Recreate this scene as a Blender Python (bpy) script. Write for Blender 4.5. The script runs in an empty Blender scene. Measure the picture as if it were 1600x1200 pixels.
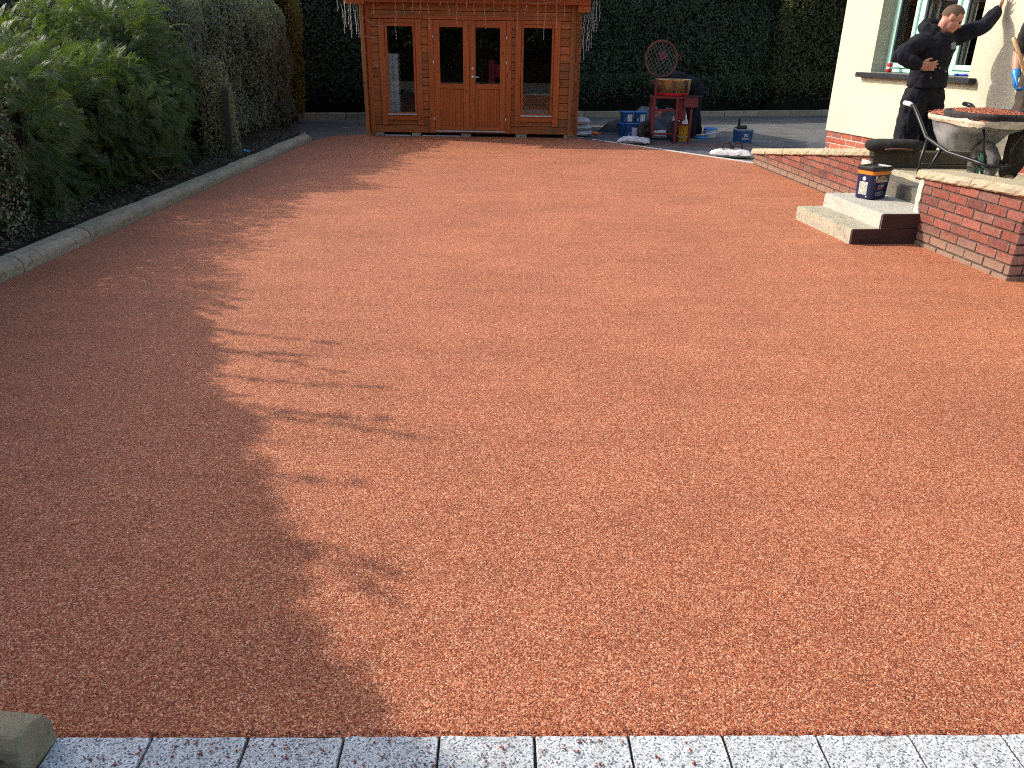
import bpy, bmesh, math, random
import numpy as np
from mathutils import Vector, Matrix
random.seed(7); RNG = np.random.default_rng(7)
R = math.radians
sc = bpy.context.scene
COL = sc.collection

# ------------------------------------------------------------------ camera
cd = bpy.data.cameras.new('camera'); cam = bpy.data.objects.new('camera', cd); COL.objects.link(cam)
cd.sensor_fit = 'HORIZONTAL'; cd.sensor_width = 36.0; cd.lens = 36.0 * 1203 / 1600
cd.clip_start = 0.05; cd.clip_end = 800
cam.location = (0, 0, 1.5)
TH = R(23.7); ROLL = 0.015
F = Vector((0, math.cos(TH), -math.sin(TH))); RX = Vector((1, 0, 0)); UP = RX.cross(F)
R2 = RX * math.cos(ROLL) + UP * math.sin(ROLL); U2 = -RX * math.sin(ROLL) + UP * math.cos(ROLL)
cam.matrix_world = Matrix(((R2.x, U2.x, -F.x, 0), (R2.y, U2.y, -F.y, 0), (R2.z, U2.z, -F.z, 1.5), (0, 0, 0, 1)))
sc.camera = cam

# ------------------------------------------------------------------ sky, sun, exposure
SUN_AZ = R(18.0)      # how far ahead of straight left the sun stands
SUN_EL = R(34.5)
w = bpy.data.worlds.new('World'); sc.world = w; w.use_nodes = True
nt = w.node_tree; bg = nt.nodes['Background']
sky = nt.nodes.new('ShaderNodeTexSky'); sky.sky_type = 'NISHITA'; sky.sun_disc = False
sky.sun_elevation = SUN_EL; sky.sun_rotation = R(-90) + SUN_AZ
sky.air_density = 1.0; sky.dust_density = 3.0; sky.ozone_density = 0.6
nt.links.new(sky.outputs[0], bg.inputs['Color']); bg.inputs['Strength'].default_value = 0.15
ld = bpy.data.lights.new('sun', 'SUN'); sun = bpy.data.objects.new('sun', ld); COL.objects.link(sun)
ld.energy = 2.6; ld.angle = R(0.55); ld.color = (1.0, 0.94, 0.84)
sdir = Vector((math.cos(SUN_AZ) * math.cos(SUN_EL), -math.sin(SUN_AZ) * math.cos(SUN_EL), -math.sin(SUN_EL)))
sun.rotation_euler = sdir.to_track_quat('-Z', 'Y').to_euler(); sun.location = (-20, 8, 20)
vs = sc.view_settings; vs.view_transform = 'Standard'; vs.look = 'None'; vs.exposure = 0.76; vs.gamma = 1.0; vs.use_curve_mapping = False
sc.cycles.use_denoising = False; sc.cycles.filter_width = 1.1; sc.cycles.sample_clamp_indirect = 1.5
sc.cycles.max_bounces = 6; sc.cycles.diffuse_bounces = 3; sc.cycles.glossy_bounces = 3; sc.cycles.transmission_bounces = 5
sc.cycles.transparent_max_bounces = 8; sc.cycles.caustics_reflective = False; sc.cycles.caustics_refractive = False

# ------------------------------------------------------------------ object helpers
def tag(o, label=None, cat=None, group=None, kind=None):
    if label: o['label'] = label
    if cat: o['category'] = cat
    if group: o['group'] = group
    if kind: o['kind'] = kind
    return o
def empty(name, loc=(0, 0, 0), rz=0.0, parent=None):
    o = bpy.data.objects.new(name, None); COL.objects.link(o); o.location = loc; o.rotation_euler = (0, 0, rz)
    o.empty_display_size = 0.1
    if parent: o.parent = parent
    return o
def thing(name, label, cat, loc=(0, 0, 0), rz=0.0, group=None):
    return tag(empty(name, loc, rz), label, cat, group)
def link(name, me, mat=None, parent=None, loc=(0, 0, 0), rot=(0, 0, 0), scale=None):
    o = bpy.data.objects.new(name, me); COL.objects.link(o)
    if mat and not me.materials: me.materials.append(mat)
    o.location = loc; o.rotation_euler = rot
    if scale: o.scale = scale
    if parent: o.parent = parent
    return o
def copy_tree(o, parent=None):
    c = o.copy(); COL.objects.link(c); c.parent = parent
    for ch in list(o.children): copy_tree(ch, c)
    return c
def np_mesh(name, V, Fq, smooth=False):
    V = np.asarray(V, np.float32); Fq = np.asarray(Fq, np.int32); me = bpy.data.meshes.new(name)
    n, k = Fq.shape
    me.vertices.add(len(V)); me.vertices.foreach_set('co', V.ravel())
    me.loops.add(n * k); me.loops.foreach_set('vertex_index', Fq.ravel())
    me.polygons.add(n); me.polygons.foreach_set('loop_start', np.arange(0, n * k, k, dtype=np.int32))
    me.polygons.foreach_set('loop_total', np.full(n, k, np.int32))
    if smooth: me.polygons.foreach_set('use_smooth', np.ones(n, bool))
    me.update(calc_edges=True); me.validate(); return me

class MB:
    def __init__(s): s.v = []; s.f = []
    def add(s, vs_, fs):
        b = len(s.v); s.v += [tuple(p) for p in vs_]; s.f += [tuple(i + b for i in f) for f in fs]; return s
    def box(s, x0, x1, y0, y1, z0, z1):
        return s.add([(x0,y0,z0),(x1,y0,z0),(x1,y1,z0),(x0,y1,z0),(x0,y0,z1),(x1,y0,z1),(x1,y1,z1),(x0,y1,z1)],
                     [(0,3,2,1),(4,5,6,7),(0,1,5,4),(1,2,6,5),(2,3,7,6),(3,0,4,7)])
    def prism(s, poly, z0, z1):
        n = len(poly)
        return s.add([(x, y, z0) for x, y in poly] + [(x, y, z1) for x, y in poly],
                     [tuple(range(n))[::-1], tuple(range(n, 2 * n))] + [(i, (i + 1) % n, n + (i + 1) % n, n + i) for i in range(n)])
    def tube(s, pts, r, n=8, cap=True):
        pts = [Vector(p) for p in pts]; rr = r if isinstance(r, (list, tuple)) else [r] * len(pts)
        b = len(s.v); prev = None
        for i, p in enumerate(pts):
            t = (pts[min(i + 1, len(pts) - 1)] - pts[max(i - 1, 0)]).normalized()
            a = Vector((0, 0, 1)) if abs(t.z) < 0.9 else Vector((1, 0, 0))
            if prev is not None: u = (prev - t * prev.dot(t)).normalized()
            else: u = t.cross(a).normalized()
            prev = u; q = t.cross(u)
            for k in range(n):
                an = 2 * math.pi * k / n; c = p + (u * math.cos(an) + q * math.sin(an)) * rr[i]; s.v.append(tuple(c))
        for i in range(len(pts) - 1):
            for k in range(n):
                a0 = b + i * n + k; a1 = b + i * n + (k + 1) % n; s.f.append((a0, a1, a1 + n, a0 + n))
        if cap:
            s.f.append(tuple(b + k for k in range(n))[::-1]); e = b + (len(pts) - 1) * n; s.f.append(tuple(e + k for k in range(n)))
        return s
    def lathe(s, prof, n=24, c=(0, 0, 0), cap=True, sx=1, sy=1):
        b = len(s.v)
        for r, z in prof:
            for k in range(n):
                a = 2 * math.pi * k / n; s.v.append((c[0] + r * math.cos(a) * sx, c[1] + r * math.sin(a) * sy, c[2] + z))
        for i in range(len(prof) - 1):
            for k in range(n):
                a0 = b + i * n + k; a1 = b + i * n + (k + 1) % n; s.f.append((a0, a1, a1 + n, a0 + n))
        if cap:
            if prof[0][0] > 1e-4: s.f.append(tuple(b + k for k in range(n))[::-1])
            if prof[-1][0] > 1e-4: e = b + (len(prof) - 1) * n; s.f.append(tuple(e + k for k in range(n)))
        return s
    def ellipsoid(s, c, rx, ry, rz, rot=None, nu=14, nv=9):
        b = len(s.v); c = Vector(c); rot = rot or Matrix.Identity(3)
        for j in range(nv + 1):
            ph = math.pi * j / nv
            for k in range(nu):
                a = 2 * math.pi * k / nu
                s.v.append(tuple(c + rot @ Vector((rx * math.sin(ph) * math.cos(a), ry * math.sin(ph) * math.sin(a), rz * math.cos(ph)))))
        for j in range(nv):
            for k in range(nu):
                a0 = b + j * nu + k; a1 = b + j * nu + (k + 1) % nu; s.f.append((a0, a0 + nu, a1 + nu, a1))
        return s
    def xf(s, M, start=0):
        s.v[start:] = [tuple(M @ Vector(p)) for p in s.v[start:]]; return s
    def mesh(s, name, smooth=False, bevel=0, seg=1, weld=False):
        me = bpy.data.meshes.new(name); me.from_pydata(s.v, [], s.f)
        if bevel or weld:
            bm = bmesh.new(); bm.from_mesh(me)
            if weld: bmesh.ops.remove_doubles(bm, verts=bm.verts, dist=1e-5)
            if bevel:
                es = [e for e in bm.edges if len(e.link_faces) == 2 and e.calc_face_angle(0) > 0.5]
                bmesh.ops.bevel(bm, geom=es, offset=bevel, segments=seg, affect='EDGES', clamp_overlap=True)
            bmesh.ops.recalc_face_normals(bm, faces=bm.faces)
            bm.to_mesh(me); bm.free()
        if smooth:
            for p in me.polygons: p.use_smooth = True
        me.update(); return me
    def build(s, name, mat, parent=None, smooth=False, bevel=0, seg=1, loc=(0, 0, 0), rot=(0, 0, 0), weld=False):
        return link(name, s.mesh(name, smooth, bevel, seg, weld), mat, parent, loc, rot)

def auto_smooth(o, ang=40):
    me = o.data
    bm = bmesh.new(); bm.from_mesh(me)
    for f in bm.faces: f.smooth = True
    for e in bm.edges:
        if len(e.link_faces) == 2 and e.calc_face_angle(0) > R(ang): e.smooth = False
    bm.to_mesh(me); bm.free(); return o

def remesh(name, mb, voxel, mat, parent=None, smooth_iter=2, noise=None, cut=None):
    me = mb.mesh(name); o = bpy.data.objects.new(name, me); COL.objects.link(o)
    m = o.modifiers.new('r', 'REMESH'); m.mode = 'VOXEL'; m.voxel_size = voxel; m.use_smooth_shade = True
    m2 = o.modifiers.new('s', 'SMOOTH'); m2.iterations = smooth_iter; m2.factor = 0.5
    dg = bpy.context.evaluated_depsgraph_get(); dg.update()
    me2 = bpy.data.meshes.new_from_object(o.evaluated_get(dg)); o.modifiers.clear(); o.data = me2; bpy.data.meshes.remove(me); me2.name = name
    if noise is not None or cut is not None:
        n = len(me2.vertices); V = np.empty(n * 3, np.float32); me2.vertices.foreach_get('co', V); V = V.reshape(-1, 3)
        if noise is not None:
            N = np.empty(n * 3, np.float32); me2.vertices.foreach_get('normal', N); N = N.reshape(-1, 3)
            V = V + N * noise(V)[:, None]; me2.vertices.foreach_set('co', V.astype(np.float32).ravel())
        if cut is not None:
            bm = bmesh.new(); bm.from_mesh(me2); kill = cut(V); bm.verts.ensure_lookup_table()
            bmesh.ops.delete(bm, geom=[bm.verts[i] for i in np.nonzero(kill)[0]], context='VERTS'); bm.to_mesh(me2); bm.free()
    me2.materials.clear(); me2.materials.append(mat)
    for p in me2.polygons: p.use_smooth = True
    me2.update(); o.parent = parent
    return o

_KD = {}
def snoise(P, freq, seed=0, n=7):
    if (seed, n) not in _KD:
        g = np.random.default_rng(1000 + seed); k = g.normal(size=(n, 3)); k /= np.linalg.norm(k, axis=1)[:, None]
        k *= g.uniform(0.6, 1.6, (n, 1)); _KD[(seed, n)] = (k, g.uniform(0, 6.28, n))
    k, ph = _KD[(seed, n)]
    return np.sin(P @ k.T * freq * 6.28 + ph).sum(1) / math.sqrt(n * 1.0) * 0.8

# ------------------------------------------------------------------ material helpers
class MT:
    def __init__(s, name):
        s.m = bpy.data.materials.new(name); s.m.use_nodes = True; s.nt = s.m.node_tree
        s.b = s.nt.nodes['Principled BSDF']; s.out = s.nt.nodes['Material Output']
        s.tc = s.nt.nodes.new('ShaderNodeTexCoord')
    def n(s, t, **kw):
        x = s.nt.nodes.new(t)
        for k, v in kw.items():
            if hasattr(x, k): setattr(x, k, v)
            else: x.inputs[k].default_value = v
        return x
    def l(s, a, b): s.nt.links.new(a, b)
    def co(s, scale=(1, 1, 1), src='Object'):
        mp = s.n('ShaderNodeMapping'); mp.inputs['Scale'].default_value = scale; s.l(s.tc.outputs[src], mp.inputs[0]); return mp.outputs[0]
    def noise(s, vec, scale, detail=4, rough=0.55):
        x = s.n('ShaderNodeTexNoise'); x.inputs['Scale'].default_value = scale; x.inputs['Detail'].default_value = detail; x.inputs['Roughness'].default_value = rough
        s.l(vec, x.inputs['Vector']); return x.outputs['Fac']
    def vor(s, vec, scale, feature='F1'):
        x = s.n('ShaderNodeTexVoronoi'); x.feature = feature; x.inputs['Scale'].default_value = scale; s.l(vec, x.inputs['Vector']); return x
    def ramp(s, fac, stops, interp='LINEAR'):
        x = s.n('ShaderNodeValToRGB'); x.color_ramp.interpolation = interp; e = x.color_ramp.elements
        while len(e) < len(stops): e.new(0.5)
        for i, (p, c) in enumerate(stops):
            e[i].position = p; e[i].color = (c[0], c[1], c[2], 1) if not isinstance(c, (int, float)) else (c, c, c, 1)
        s.l(fac, x.inputs[0]); return x.outputs[0]
    def mix(s, fac, a, b, mode='MIX'):
        x = s.n('ShaderNodeMix'); x.data_type = 'RGBA'; x.blend_type = mode
        for val, idx in ((fac, 0), (a, 6), (b, 7)):
            if isinstance(val, (int, float)): x.inputs[idx].default_value = val if idx == 0 else (val, val, val, 1)
            elif isinstance(val, tuple): x.inputs[idx].default_value = (*val, 1)
            else: s.l(val, x.inputs[idx])
        return x.outputs[2]
    def math(s, op, a, b=0.0):
        x = s.n('ShaderNodeMath'); x.operation = op
        for i, v in enumerate((a, b)):
            if isinstance(v, (int, float)): x.inputs[i].default_value = v
            else: s.l(v, x.inputs[i])
        return x.outputs[0]
    def bump(s, h, dist, strength=1.0, prev=None):
        x = s.n('ShaderNodeBump'); x.inputs['Distance'].default_value = dist; x.inputs['Strength'].default_value = strength
        s.l(h, x.inputs['Height'])
        if prev is not None: s.l(prev, x.inputs['Normal'])
        return x.outputs[0]
    def fin(s, col=None, rough=0.6, spec=0.3, metal=0.0, normal=None):
        if col is not None:
            if isinstance(col, tuple): s.b.inputs['Base Color'].default_value = (*col, 1)
            else: s.l(col, s.b.inputs['Base Color'])
        if isinstance(rough, (int, float)): s.b.inputs['Roughness'].default_value = rough
        else: s.l(rough, s.b.inputs['Roughness'])
        s.b.inputs['Specular IOR Level'].default_value = spec; s.b.inputs['Metallic'].default_value = metal
        if normal is not None: s.l(normal, s.b.inputs['Normal'])
        return s.m

def pm(name, c1, c2=None, scale=8.0, rough=0.6, spec=0.3, metal=0.0, bscale=None, bdist=0.002, rand=0.0, spots=None, stretch=(1, 1, 1), lo=0.35, hi=0.65):
    t = MT(name); v = t.co(stretch); c2 = c2 or tuple(x * 0.75 for x in c1)
    col = t.mix(t.ramp(t.noise(v, scale), [(lo, 0.0), (hi, 1.0)]), c1, c2)
    if rand:
        oi = t.n('ShaderNodeObjectInfo'); col = t.mix(1.0, col, t.ramp(oi.outputs['Random'], [(0, 1 - rand), (1, 1 + rand)]), 'MULTIPLY')
    if spots:
        sc_, th, c3 = spots; col = t.mix(t.ramp(t.noise(v, sc_, 3), [(th, 0.0), (th + 0.06, 1.0)]), col, c3)
    nrm = t.bump(t.noise(v, bscale, 5), bdist) if bscale else None
    return t.fin(col, rough, spec, metal, nrm)

# driveway: resin-bound gravel of about 6 mm
t = MT('resin_gravel'); v = t.co()
vo = t.vor(v, 285); vo2 = t.vor(v, 170); sep = t.n('ShaderNodeSeparateColor'); t.l(vo.outputs['Color'], sep.inputs[0])
sep2 = t.n('ShaderNodeSeparateColor'); t.l(vo2.outputs['Color'], sep2.inputs[0])
colr = t.ramp(sep.outputs[0], [(0.0, (0.15, 0.038, 0.022)), (0.3, (0.31, 0.086, 0.041)), (0.58, (0.45, 0.143, 0.064)), (0.8, (0.59, 0.225, 0.108)), (0.93, (0.70, 0.34, 0.19)), (1.0, (0.80, 0.52, 0.35))])
grain = t.ramp(sep2.outputs[1], [(0.0, 0.80), (0.7, 1.0), (1.0, 1.26)])
colr = t.mix(1.0, colr, grain, 'MULTIPLY')
mid = t.ramp(t.noise(v, 38, 4, 0.75), [(0.3, 0.88), (0.7, 1.12)])
colr = t.mix(1.0, colr, mid, 'MULTIPLY')
big = t.ramp(t.noise(v, 1.1, 5, 0.6), [(0.3, 0.88), (0.7, 1.09)])
tw_n = t.ramp(t.noise(t.co((0.5, 3.2, 1)), 1.6, 3, 0.5), [(0.35, 0.95), (0.65, 1.05)]); big = t.mix(1.0, big, tw_n, 'MULTIPLY')
colr = t.mix(1.0, colr, big, 'MULTIPLY')
hgt = t.ramp(vo.outputs['Distance'], [(0.0, 1.0), (0.6, 0.25), (0.9, 0.0)])
nr = t.bump(hgt, 0.0020, 0.85); nr = t.bump(t.noise(v, 60, 2), 0.003, 0.5, nr); nr = t.bump(t.noise(v, 1.7, 3), 0.02, 0.5, nr)
M_drive = t.fin(colr, t.ramp(sep2.outputs[0], [(0, 0.55), (1, 0.8)]), 0.15, 0.0, nr)
M_chip = pm('red_chippings', (0.36, 0.10, 0.05), (0.22, 0.05, 0.03), 60, 0.5, 0.4)

t = MT('granite'); v = t.co()
a = t.vor(v, 260); sa = t.n('ShaderNodeSeparateColor'); t.l(a.outputs['Color'], sa.inputs[0])
c = t.ramp(sa.outputs[0], [(0.0, (0.10, 0.11, 0.12)), (0.16, (0.24, 0.26, 0.28)), (0.34, (0.55, 0.57, 0.57)), (0.7, (0.72, 0.73, 0.71)), (1.0, (0.86, 0.86, 0.83))])
c = t.mix(1.0, c, t.ramp(t.noise(v, 70, 3), [(0.3, 0.78), (0.7, 1.15)]), 'MULTIPLY')
c = t.mix(t.ramp(t.noise(v, 9, 5), [(0.55, 0.0), (0.75, 0.35)]), c, (0.42, 0.38, 0.33))
oi = t.n('ShaderNodeObjectInfo'); c = t.mix(1.0, c, t.ramp(oi.outputs['Random'], [(0, 0.80), (1, 0.95)]), 'MULTIPLY')
M_granite = t.fin(c, 0.8, 0.2, 0, t.bump(t.noise(v, 220, 3), 0.0012))

t = MT('tarmac'); v = t.co()
c = t.mix(t.ramp(t.noise(v, 1.3, 6, 0.65), [(0.35, 0.0), (0.65, 1.0)]), (0.105, 0.105, 0.100), (0.175, 0.170, 0.158))
c = t.mix(1.0, c, t.ramp(t.noise(v, 55, 3, 0.8), [(0.3, 0.6), (0.7, 1.4)]), 'MULTIPLY')
M_tarmac = t.fin(c, 0.85, 0.2, 0, t.bump(t.noise(v, 90, 3), 0.006))

t = MT('soil'); v = t.co()
c = t.mix(t.ramp(t.noise(v, 5, 6, 0.7), [(0.35, 0.0), (0.65, 1.0)]), (0.035, 0.026, 0.017), (0.085, 0.062, 0.042))
c = t.mix(t.ramp(t.noise(v, 2.2, 4, 0.7), [(0.55, 0.0), (0.64, 0.8)]), c, (0.05, 0.075, 0.02))
M_soil = t.fin(c, 0.95, 0.1, 0, t.bump(t.noise(v, 30, 5, 0.7), 0.03))

def concrete(name, c1, c2, dark=(0.10, 0.095, 0.075), dth=0.6, sc_=6):
    t = MT(name); v = t.co()
    c = t.mix(t.ramp(t.noise(v, sc_, 6, 0.7), [(0.3, 0.0), (0.7, 1.0)]), c1, c2)
    c = t.mix(t.ramp(t.noise(v, 17, 5, 0.75), [(dth, 0.0), (dth + 0.12, 0.75)]), c, dark)
    oi = t.n('ShaderNodeObjectInfo'); c = t.mix(1.0, c, t.ramp(oi.outputs['Random'], [(0, 0.88), (1, 1.1)]), 'MULTIPLY')
    c = t.mix(1.0, c, t.ramp(t.noise(v, 160, 3, 0.8), [(0.3, 0.8), (0.7, 1.18)]), 'MULTIPLY')
    n1 = t.bump(t.noise(v, 40, 6, 0.75), 0.006); n1 = t.bump(t.noise(v, 220, 3), 0.0015, 1.0, n1)
    return t.fin(c, 0.9, 0.15, 0, n1)
M_kerb = concrete('kerb_concrete', (0.42, 0.36, 0.25), (0.27, 0.235, 0.165), (0.11, 0.10, 0.075), 0.54)
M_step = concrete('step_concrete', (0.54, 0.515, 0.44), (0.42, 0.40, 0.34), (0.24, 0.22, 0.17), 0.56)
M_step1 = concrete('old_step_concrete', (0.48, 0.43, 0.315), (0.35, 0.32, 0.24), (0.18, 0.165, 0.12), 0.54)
M_step3 = concrete('shaded_step_concrete', (0.20, 0.185, 0.15), (0.14, 0.13, 0.105), (0.08, 0.075, 0.06), 0.55)  # third step's concrete darkened to carry the tub's shadow in its colour
M_step_end = concrete('dark_brown_concrete', (0.095, 0.060, 0.048), (0.075, 0.048, 0.04), (0.05, 0.03, 0.025), 0.6)  # dark brown facing for the near ends of the lower steps
M_coping = concrete('coping_stone', (0.52, 0.44, 0.30), (0.38, 0.32, 0.22), (0.20, 0.17, 0.12), 0.56, 9)
M_upstand = concrete('dark_concrete', (0.12, 0.108, 0.085), (0.075, 0.07, 0.055))  # shade of the upstand's near face put into the concrete colour
M_end = concrete('mossy_stone', (0.40, 0.33, 0.20), (0.27, 0.25, 0.17))
M_mortar_patch = concrete('lime_patch', (0.66, 0.62, 0.54), (0.50, 0.44, 0.36), (0.32, 0.16, 0.12), 0.6, 14)
M_white_edge = pm('white_edging', (0.74, 0.73, 0.70), (0.6, 0.58, 0.55), 9, 0.6)
M_mortar = pm('dark_mortar', (0.085, 0.065, 0.055), (0.14, 0.11, 0.09), 18, 0.95, 0.1, bscale=90, bdist=0.004)
M_mortar_w = pm('white_mortar', (0.60, 0.53, 0.47), (0.42, 0.36, 0.31), 14, 0.9, 0.1, bscale=90, bdist=0.003)

def brickmat(name, cols, chalk=0.3, dirt=0.5, fade=None):
    t = MT(name); v = t.co(); oi = t.n('ShaderNodeObjectInfo')
    g = t.n('ShaderNodeNewGeometry')
    st = [(i / (len(cols) - 1), cc) for i, cc in enumerate(cols)]
    c = t.ramp(oi.outputs['Random'], st)
    vv = t.n('ShaderNodeVectorMath'); vv.operation = 'ADD'; t.l(v, vv.inputs[0])
    cx = t.n('ShaderNodeCombineXYZ'); m10 = t.math('MULTIPLY', oi.outputs['Random'], 37.0); t.l(m10, cx.inputs[0]); t.l(m10, cx.inputs[1]); t.l(cx.outputs[0], vv.inputs[1]); v2 = vv.outputs[0]
    c = t.mix(1.0, c, t.ramp(t.noise(v2, 28, 5, 0.7), [(0.3, 0.72), (0.7, 1.25)]), 'MULTIPLY')
    c = t.mix(t.ramp(t.noise(v2, 60, 5, 0.75), [(0.60, 0.0), (0.70, chalk)]), c, (0.62, 0.56, 0.50))
    c = t.mix(t.ramp(t.noise(v2, 11, 4, 0.7), [(0.60, 0.0), (0.74, dirt)]), c, (0.16, 0.12, 0.085))
    # pale worn arrises
    gs = t.n('ShaderNodeSeparateXYZ'); t.l(t.tc.outputs['Generated'], gs.inputs[0])
    ex = t.math('ABSOLUTE', t.math('SUBTRACT', gs.outputs[0], 0.5)); ez = t.math('ABSOLUTE', t.math('SUBTRACT', gs.outputs[2], 0.5))
    em = t.math('MAXIMUM', t.math('ADD', ex, 0.025), t.math('SUBTRACT', ez, 0.03))
    pt = t.ramp(t.math('ADD', em, t.math('MULTIPLY', t.noise(v2, 50, 4), 0.12)), [(0.535, 0.0), (0.585, 0.5)])
    c = t.mix(pt, c, (0.52, 0.40, 0.34))
    if fade:   # rising salts: pale brown towards the foot of the wall
        gp = t.n('ShaderNodeSeparateXYZ'); t.l(g.outputs['Position'], gp.inputs[0])
        nz = t.math('ADD', gp.outputs[2], t.math('MULTIPLY', t.noise(v2, 9, 4), 0.10))
        c = t.mix(t.ramp(nz, [(0.09, 0.8), (0.24, 0.0)]), c, fade)
    return t.fin(c, 0.85, 0.2, 0, t.bump(t.noise(v2, 120, 4, 0.7), 0.003))
M_brick = brickmat('wall_brick', [(0.20, 0.062, 0.046), (0.255, 0.080, 0.056), (0.145, 0.052, 0.045), (0.30, 0.105, 0.076), (0.225, 0.066, 0.046), (0.20, 0.10, 0.082), (0.27, 0.085, 0.055)], 0.45, 0.5, (0.28, 0.20, 0.14))
M_brick2 = brickmat('plinth_brick', [(0.36, 0.085, 0.05), (0.42, 0.115, 0.07), (0.32, 0.075, 0.05), (0.22, 0.10, 0.09), (0.44, 0.13, 0.08), (0.38, 0.09, 0.055), (0.24, 0.09, 0.07)], 0.25, 0.2)

t = MT('cream_render'); v = t.co()
c = t.mix(t.ramp(t.noise(v, 1.7, 6, 0.65), [(0.35, 0.0), (0.7, 1.0)]), (0.62, 0.58, 0.45), (0.56, 0.52, 0.39))
c = t.mix(t.ramp(t.noise(v, 4.5, 6, 0.75), [(0.58, 0.0), (0.75, 0.28)]), c, (0.62, 0.55, 0.36))
c = t.mix(t.ramp(t.noise(t.co((3, 3, 0.5)), 3, 5, 0.7), [(0.62, 0.0), (0.75, 0.16)]), c, (0.50, 0.45, 0.33))
nn = t.bump(t.noise(v, 12, 5, 0.6), 0.006); nn = t.bump(t.noise(v, 180, 3), 0.0015, 1, nn)
M_render = t.fin(c, 0.9, 0.15, 0, nn)

def wood(name, c1, c2, axis, rand=0.12, rough=0.55, dirt=0.0):
    t = MT(name); s_ = [38, 38, 38]; s_[axis] = 1.6
    oi = t.n('ShaderNodeObjectInfo'); v0 = t.co(tuple(s_))
    vv = t.n('ShaderNodeVectorMath'); vv.operation = 'ADD'; t.l(v0, vv.inputs[0])
    cx = t.n('ShaderNodeCombineXYZ'); m10 = t.math('MULTIPLY', oi.outputs['Random'], 50.0)
    for i in range(3): t.l(m10, cx.inputs[i])
    t.l(cx.outputs[0], vv.inputs[1]); v = vv.outputs[0]
    gr = t.noise(v, 1.0, 5, 0.6)
    c = t.mix(t.ramp(gr, [(0.35, 0.0), (0.65, 1.0)]), c1, c2)
    c = t.mix(1.0, c, t.ramp(oi.outputs['Random'], [(0, 1 - rand), (1, 1 + rand)]), 'MULTIPLY')
    ks = [9, 9, 9]; ks[axis] = 4.2
    kn = t.vor(t.co(tuple(ks)), 1.0); kd = t.ramp(kn.outputs['Distance'], [(0.09, 1.0), (0.17, 0.0)])
    c = t.mix(t.math('MULTIPLY', kd, 0.75), c, tuple(x * 0.28 for x in c2))
    if dirt: c = t.mix(t.ramp(t.noise(t.co(), 2.4, 5, 0.7), [(0.5, 0.0), (0.72, dirt)]), c, (0.13, 0.085, 0.04))
    return t.fin(c, rough, 0.3, 0, t.bump(gr, 0.0015))
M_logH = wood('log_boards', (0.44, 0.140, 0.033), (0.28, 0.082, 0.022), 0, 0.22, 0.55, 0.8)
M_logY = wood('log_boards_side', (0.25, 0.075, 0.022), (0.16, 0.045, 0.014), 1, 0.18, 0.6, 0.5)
M_trimV = wood('stained_trim_upright', (0.47, 0.114, 0.022), (0.33, 0.076, 0.016), 2, 0.08, 0.42)
M_trimH = wood('stained_trim_level', (0.46, 0.112, 0.022), (0.32, 0.074, 0.016), 0, 0.08, 0.42)
M_post = wood('pale_corner_board', (0.42, 0.16, 0.045), (0.30, 0.10, 0.030), 2, 0.05, 0.5, 0.3)
M_oldpost = wood('weathered_post', (0.055, 0.048, 0.036), (0.03, 0.027, 0.02), 2, 0.0, 0.9)
M_ash = wood('tool_handle_wood', (0.62, 0.42, 0.22), (0.50, 0.32, 0.15), 2, 0.0, 0.5)
M_rooffelt = pm('roof_felt', (0.04, 0.042, 0.045), (0.06, 0.06, 0.062), 20, 0.9, bscale=120)
M_alu = pm('aluminium', (0.62, 0.60, 0.58), (0.5, 0.48, 0.46), 12, 0.35, 0.5, 0.4)
M_silver = pm('door_silver', (0.75, 0.74, 0.72), (0.6, 0.6, 0.6), 10, 0.25, 0.5, 0.9)
M_dark = pm('dark_gap', (0.012, 0.010, 0.009), (0.02, 0.017, 0.015), 5, 0.9, 0.1)
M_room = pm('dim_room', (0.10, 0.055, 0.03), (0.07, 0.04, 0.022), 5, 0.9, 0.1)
M_plaster = pm('indoor_plaster', (0.22, 0.21, 0.19), (0.18, 0.17, 0.16), 3, 0.9)
M_fridge = pm('white_enamel', (0.86, 0.87, 0.88), (0.80, 0.81, 0.83), 3, 0.3, 0.5)
M_pvc = pm('mint_upvc', (0.46, 0.76, 0.63), (0.43, 0.72, 0.59), 3, 0.35, 0.5)
M_gasket = pm('grey_gasket', (0.08, 0.09, 0.10), (0.06, 0.07, 0.08), 10, 0.5)
M_sill = pm('black_painted_sill', (0.014, 0.015, 0.019), (0.024, 0.025, 0.03), 20, 0.55, 0.25, bscale=60, bdist=0.002)
M_silltop = pm('grey_sill_top', (0.20, 0.20, 0.19), (0.11, 0.11, 0.11), 10, 0.5, 0.4)  # lighter grey than the black sill front
t = MT('window_glass')
tr_ = t.n('ShaderNodeBsdfTransparent'); tr_.inputs[0].default_value = (0.90, 0.93, 0.92, 1); gl_ = t.n('ShaderNodeBsdfGlossy'); gl_.inputs['Roughness'].default_value = 0.01
fr_ = t.n('ShaderNodeLayerWeight'); fr_.inputs[0].default_value = 0.5; ms_ = t.n('ShaderNodeMixShader'); t.l(t.math('ADD', 0.045, t.math('MULTIPLY', 0.9, t.math('POWER', fr_.outputs['Facing'], 5.0))), ms_.inputs[0]); t.l(tr_.outputs[0], ms_.inputs[1]); t.l(gl_.outputs[0], ms_.inputs[2]); t.l(ms_.outputs[0], t.out.inputs[0])
M_glass = t.m
def plain(name, c, rough=0.5, spec=0.4, metal=0.0): return pm(name, c, tuple(x * 0.85 for x in c), 14, rough, spec, metal, bscale=40, bdist=0.0008)
M_red = pm('mixer_red', (0.20, 0.014, 0.022), (0.13, 0.016, 0.02), 12, 0.5, 0.4, spots=(22, 0.66, (0.14, 0.06, 0.04)))
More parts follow.
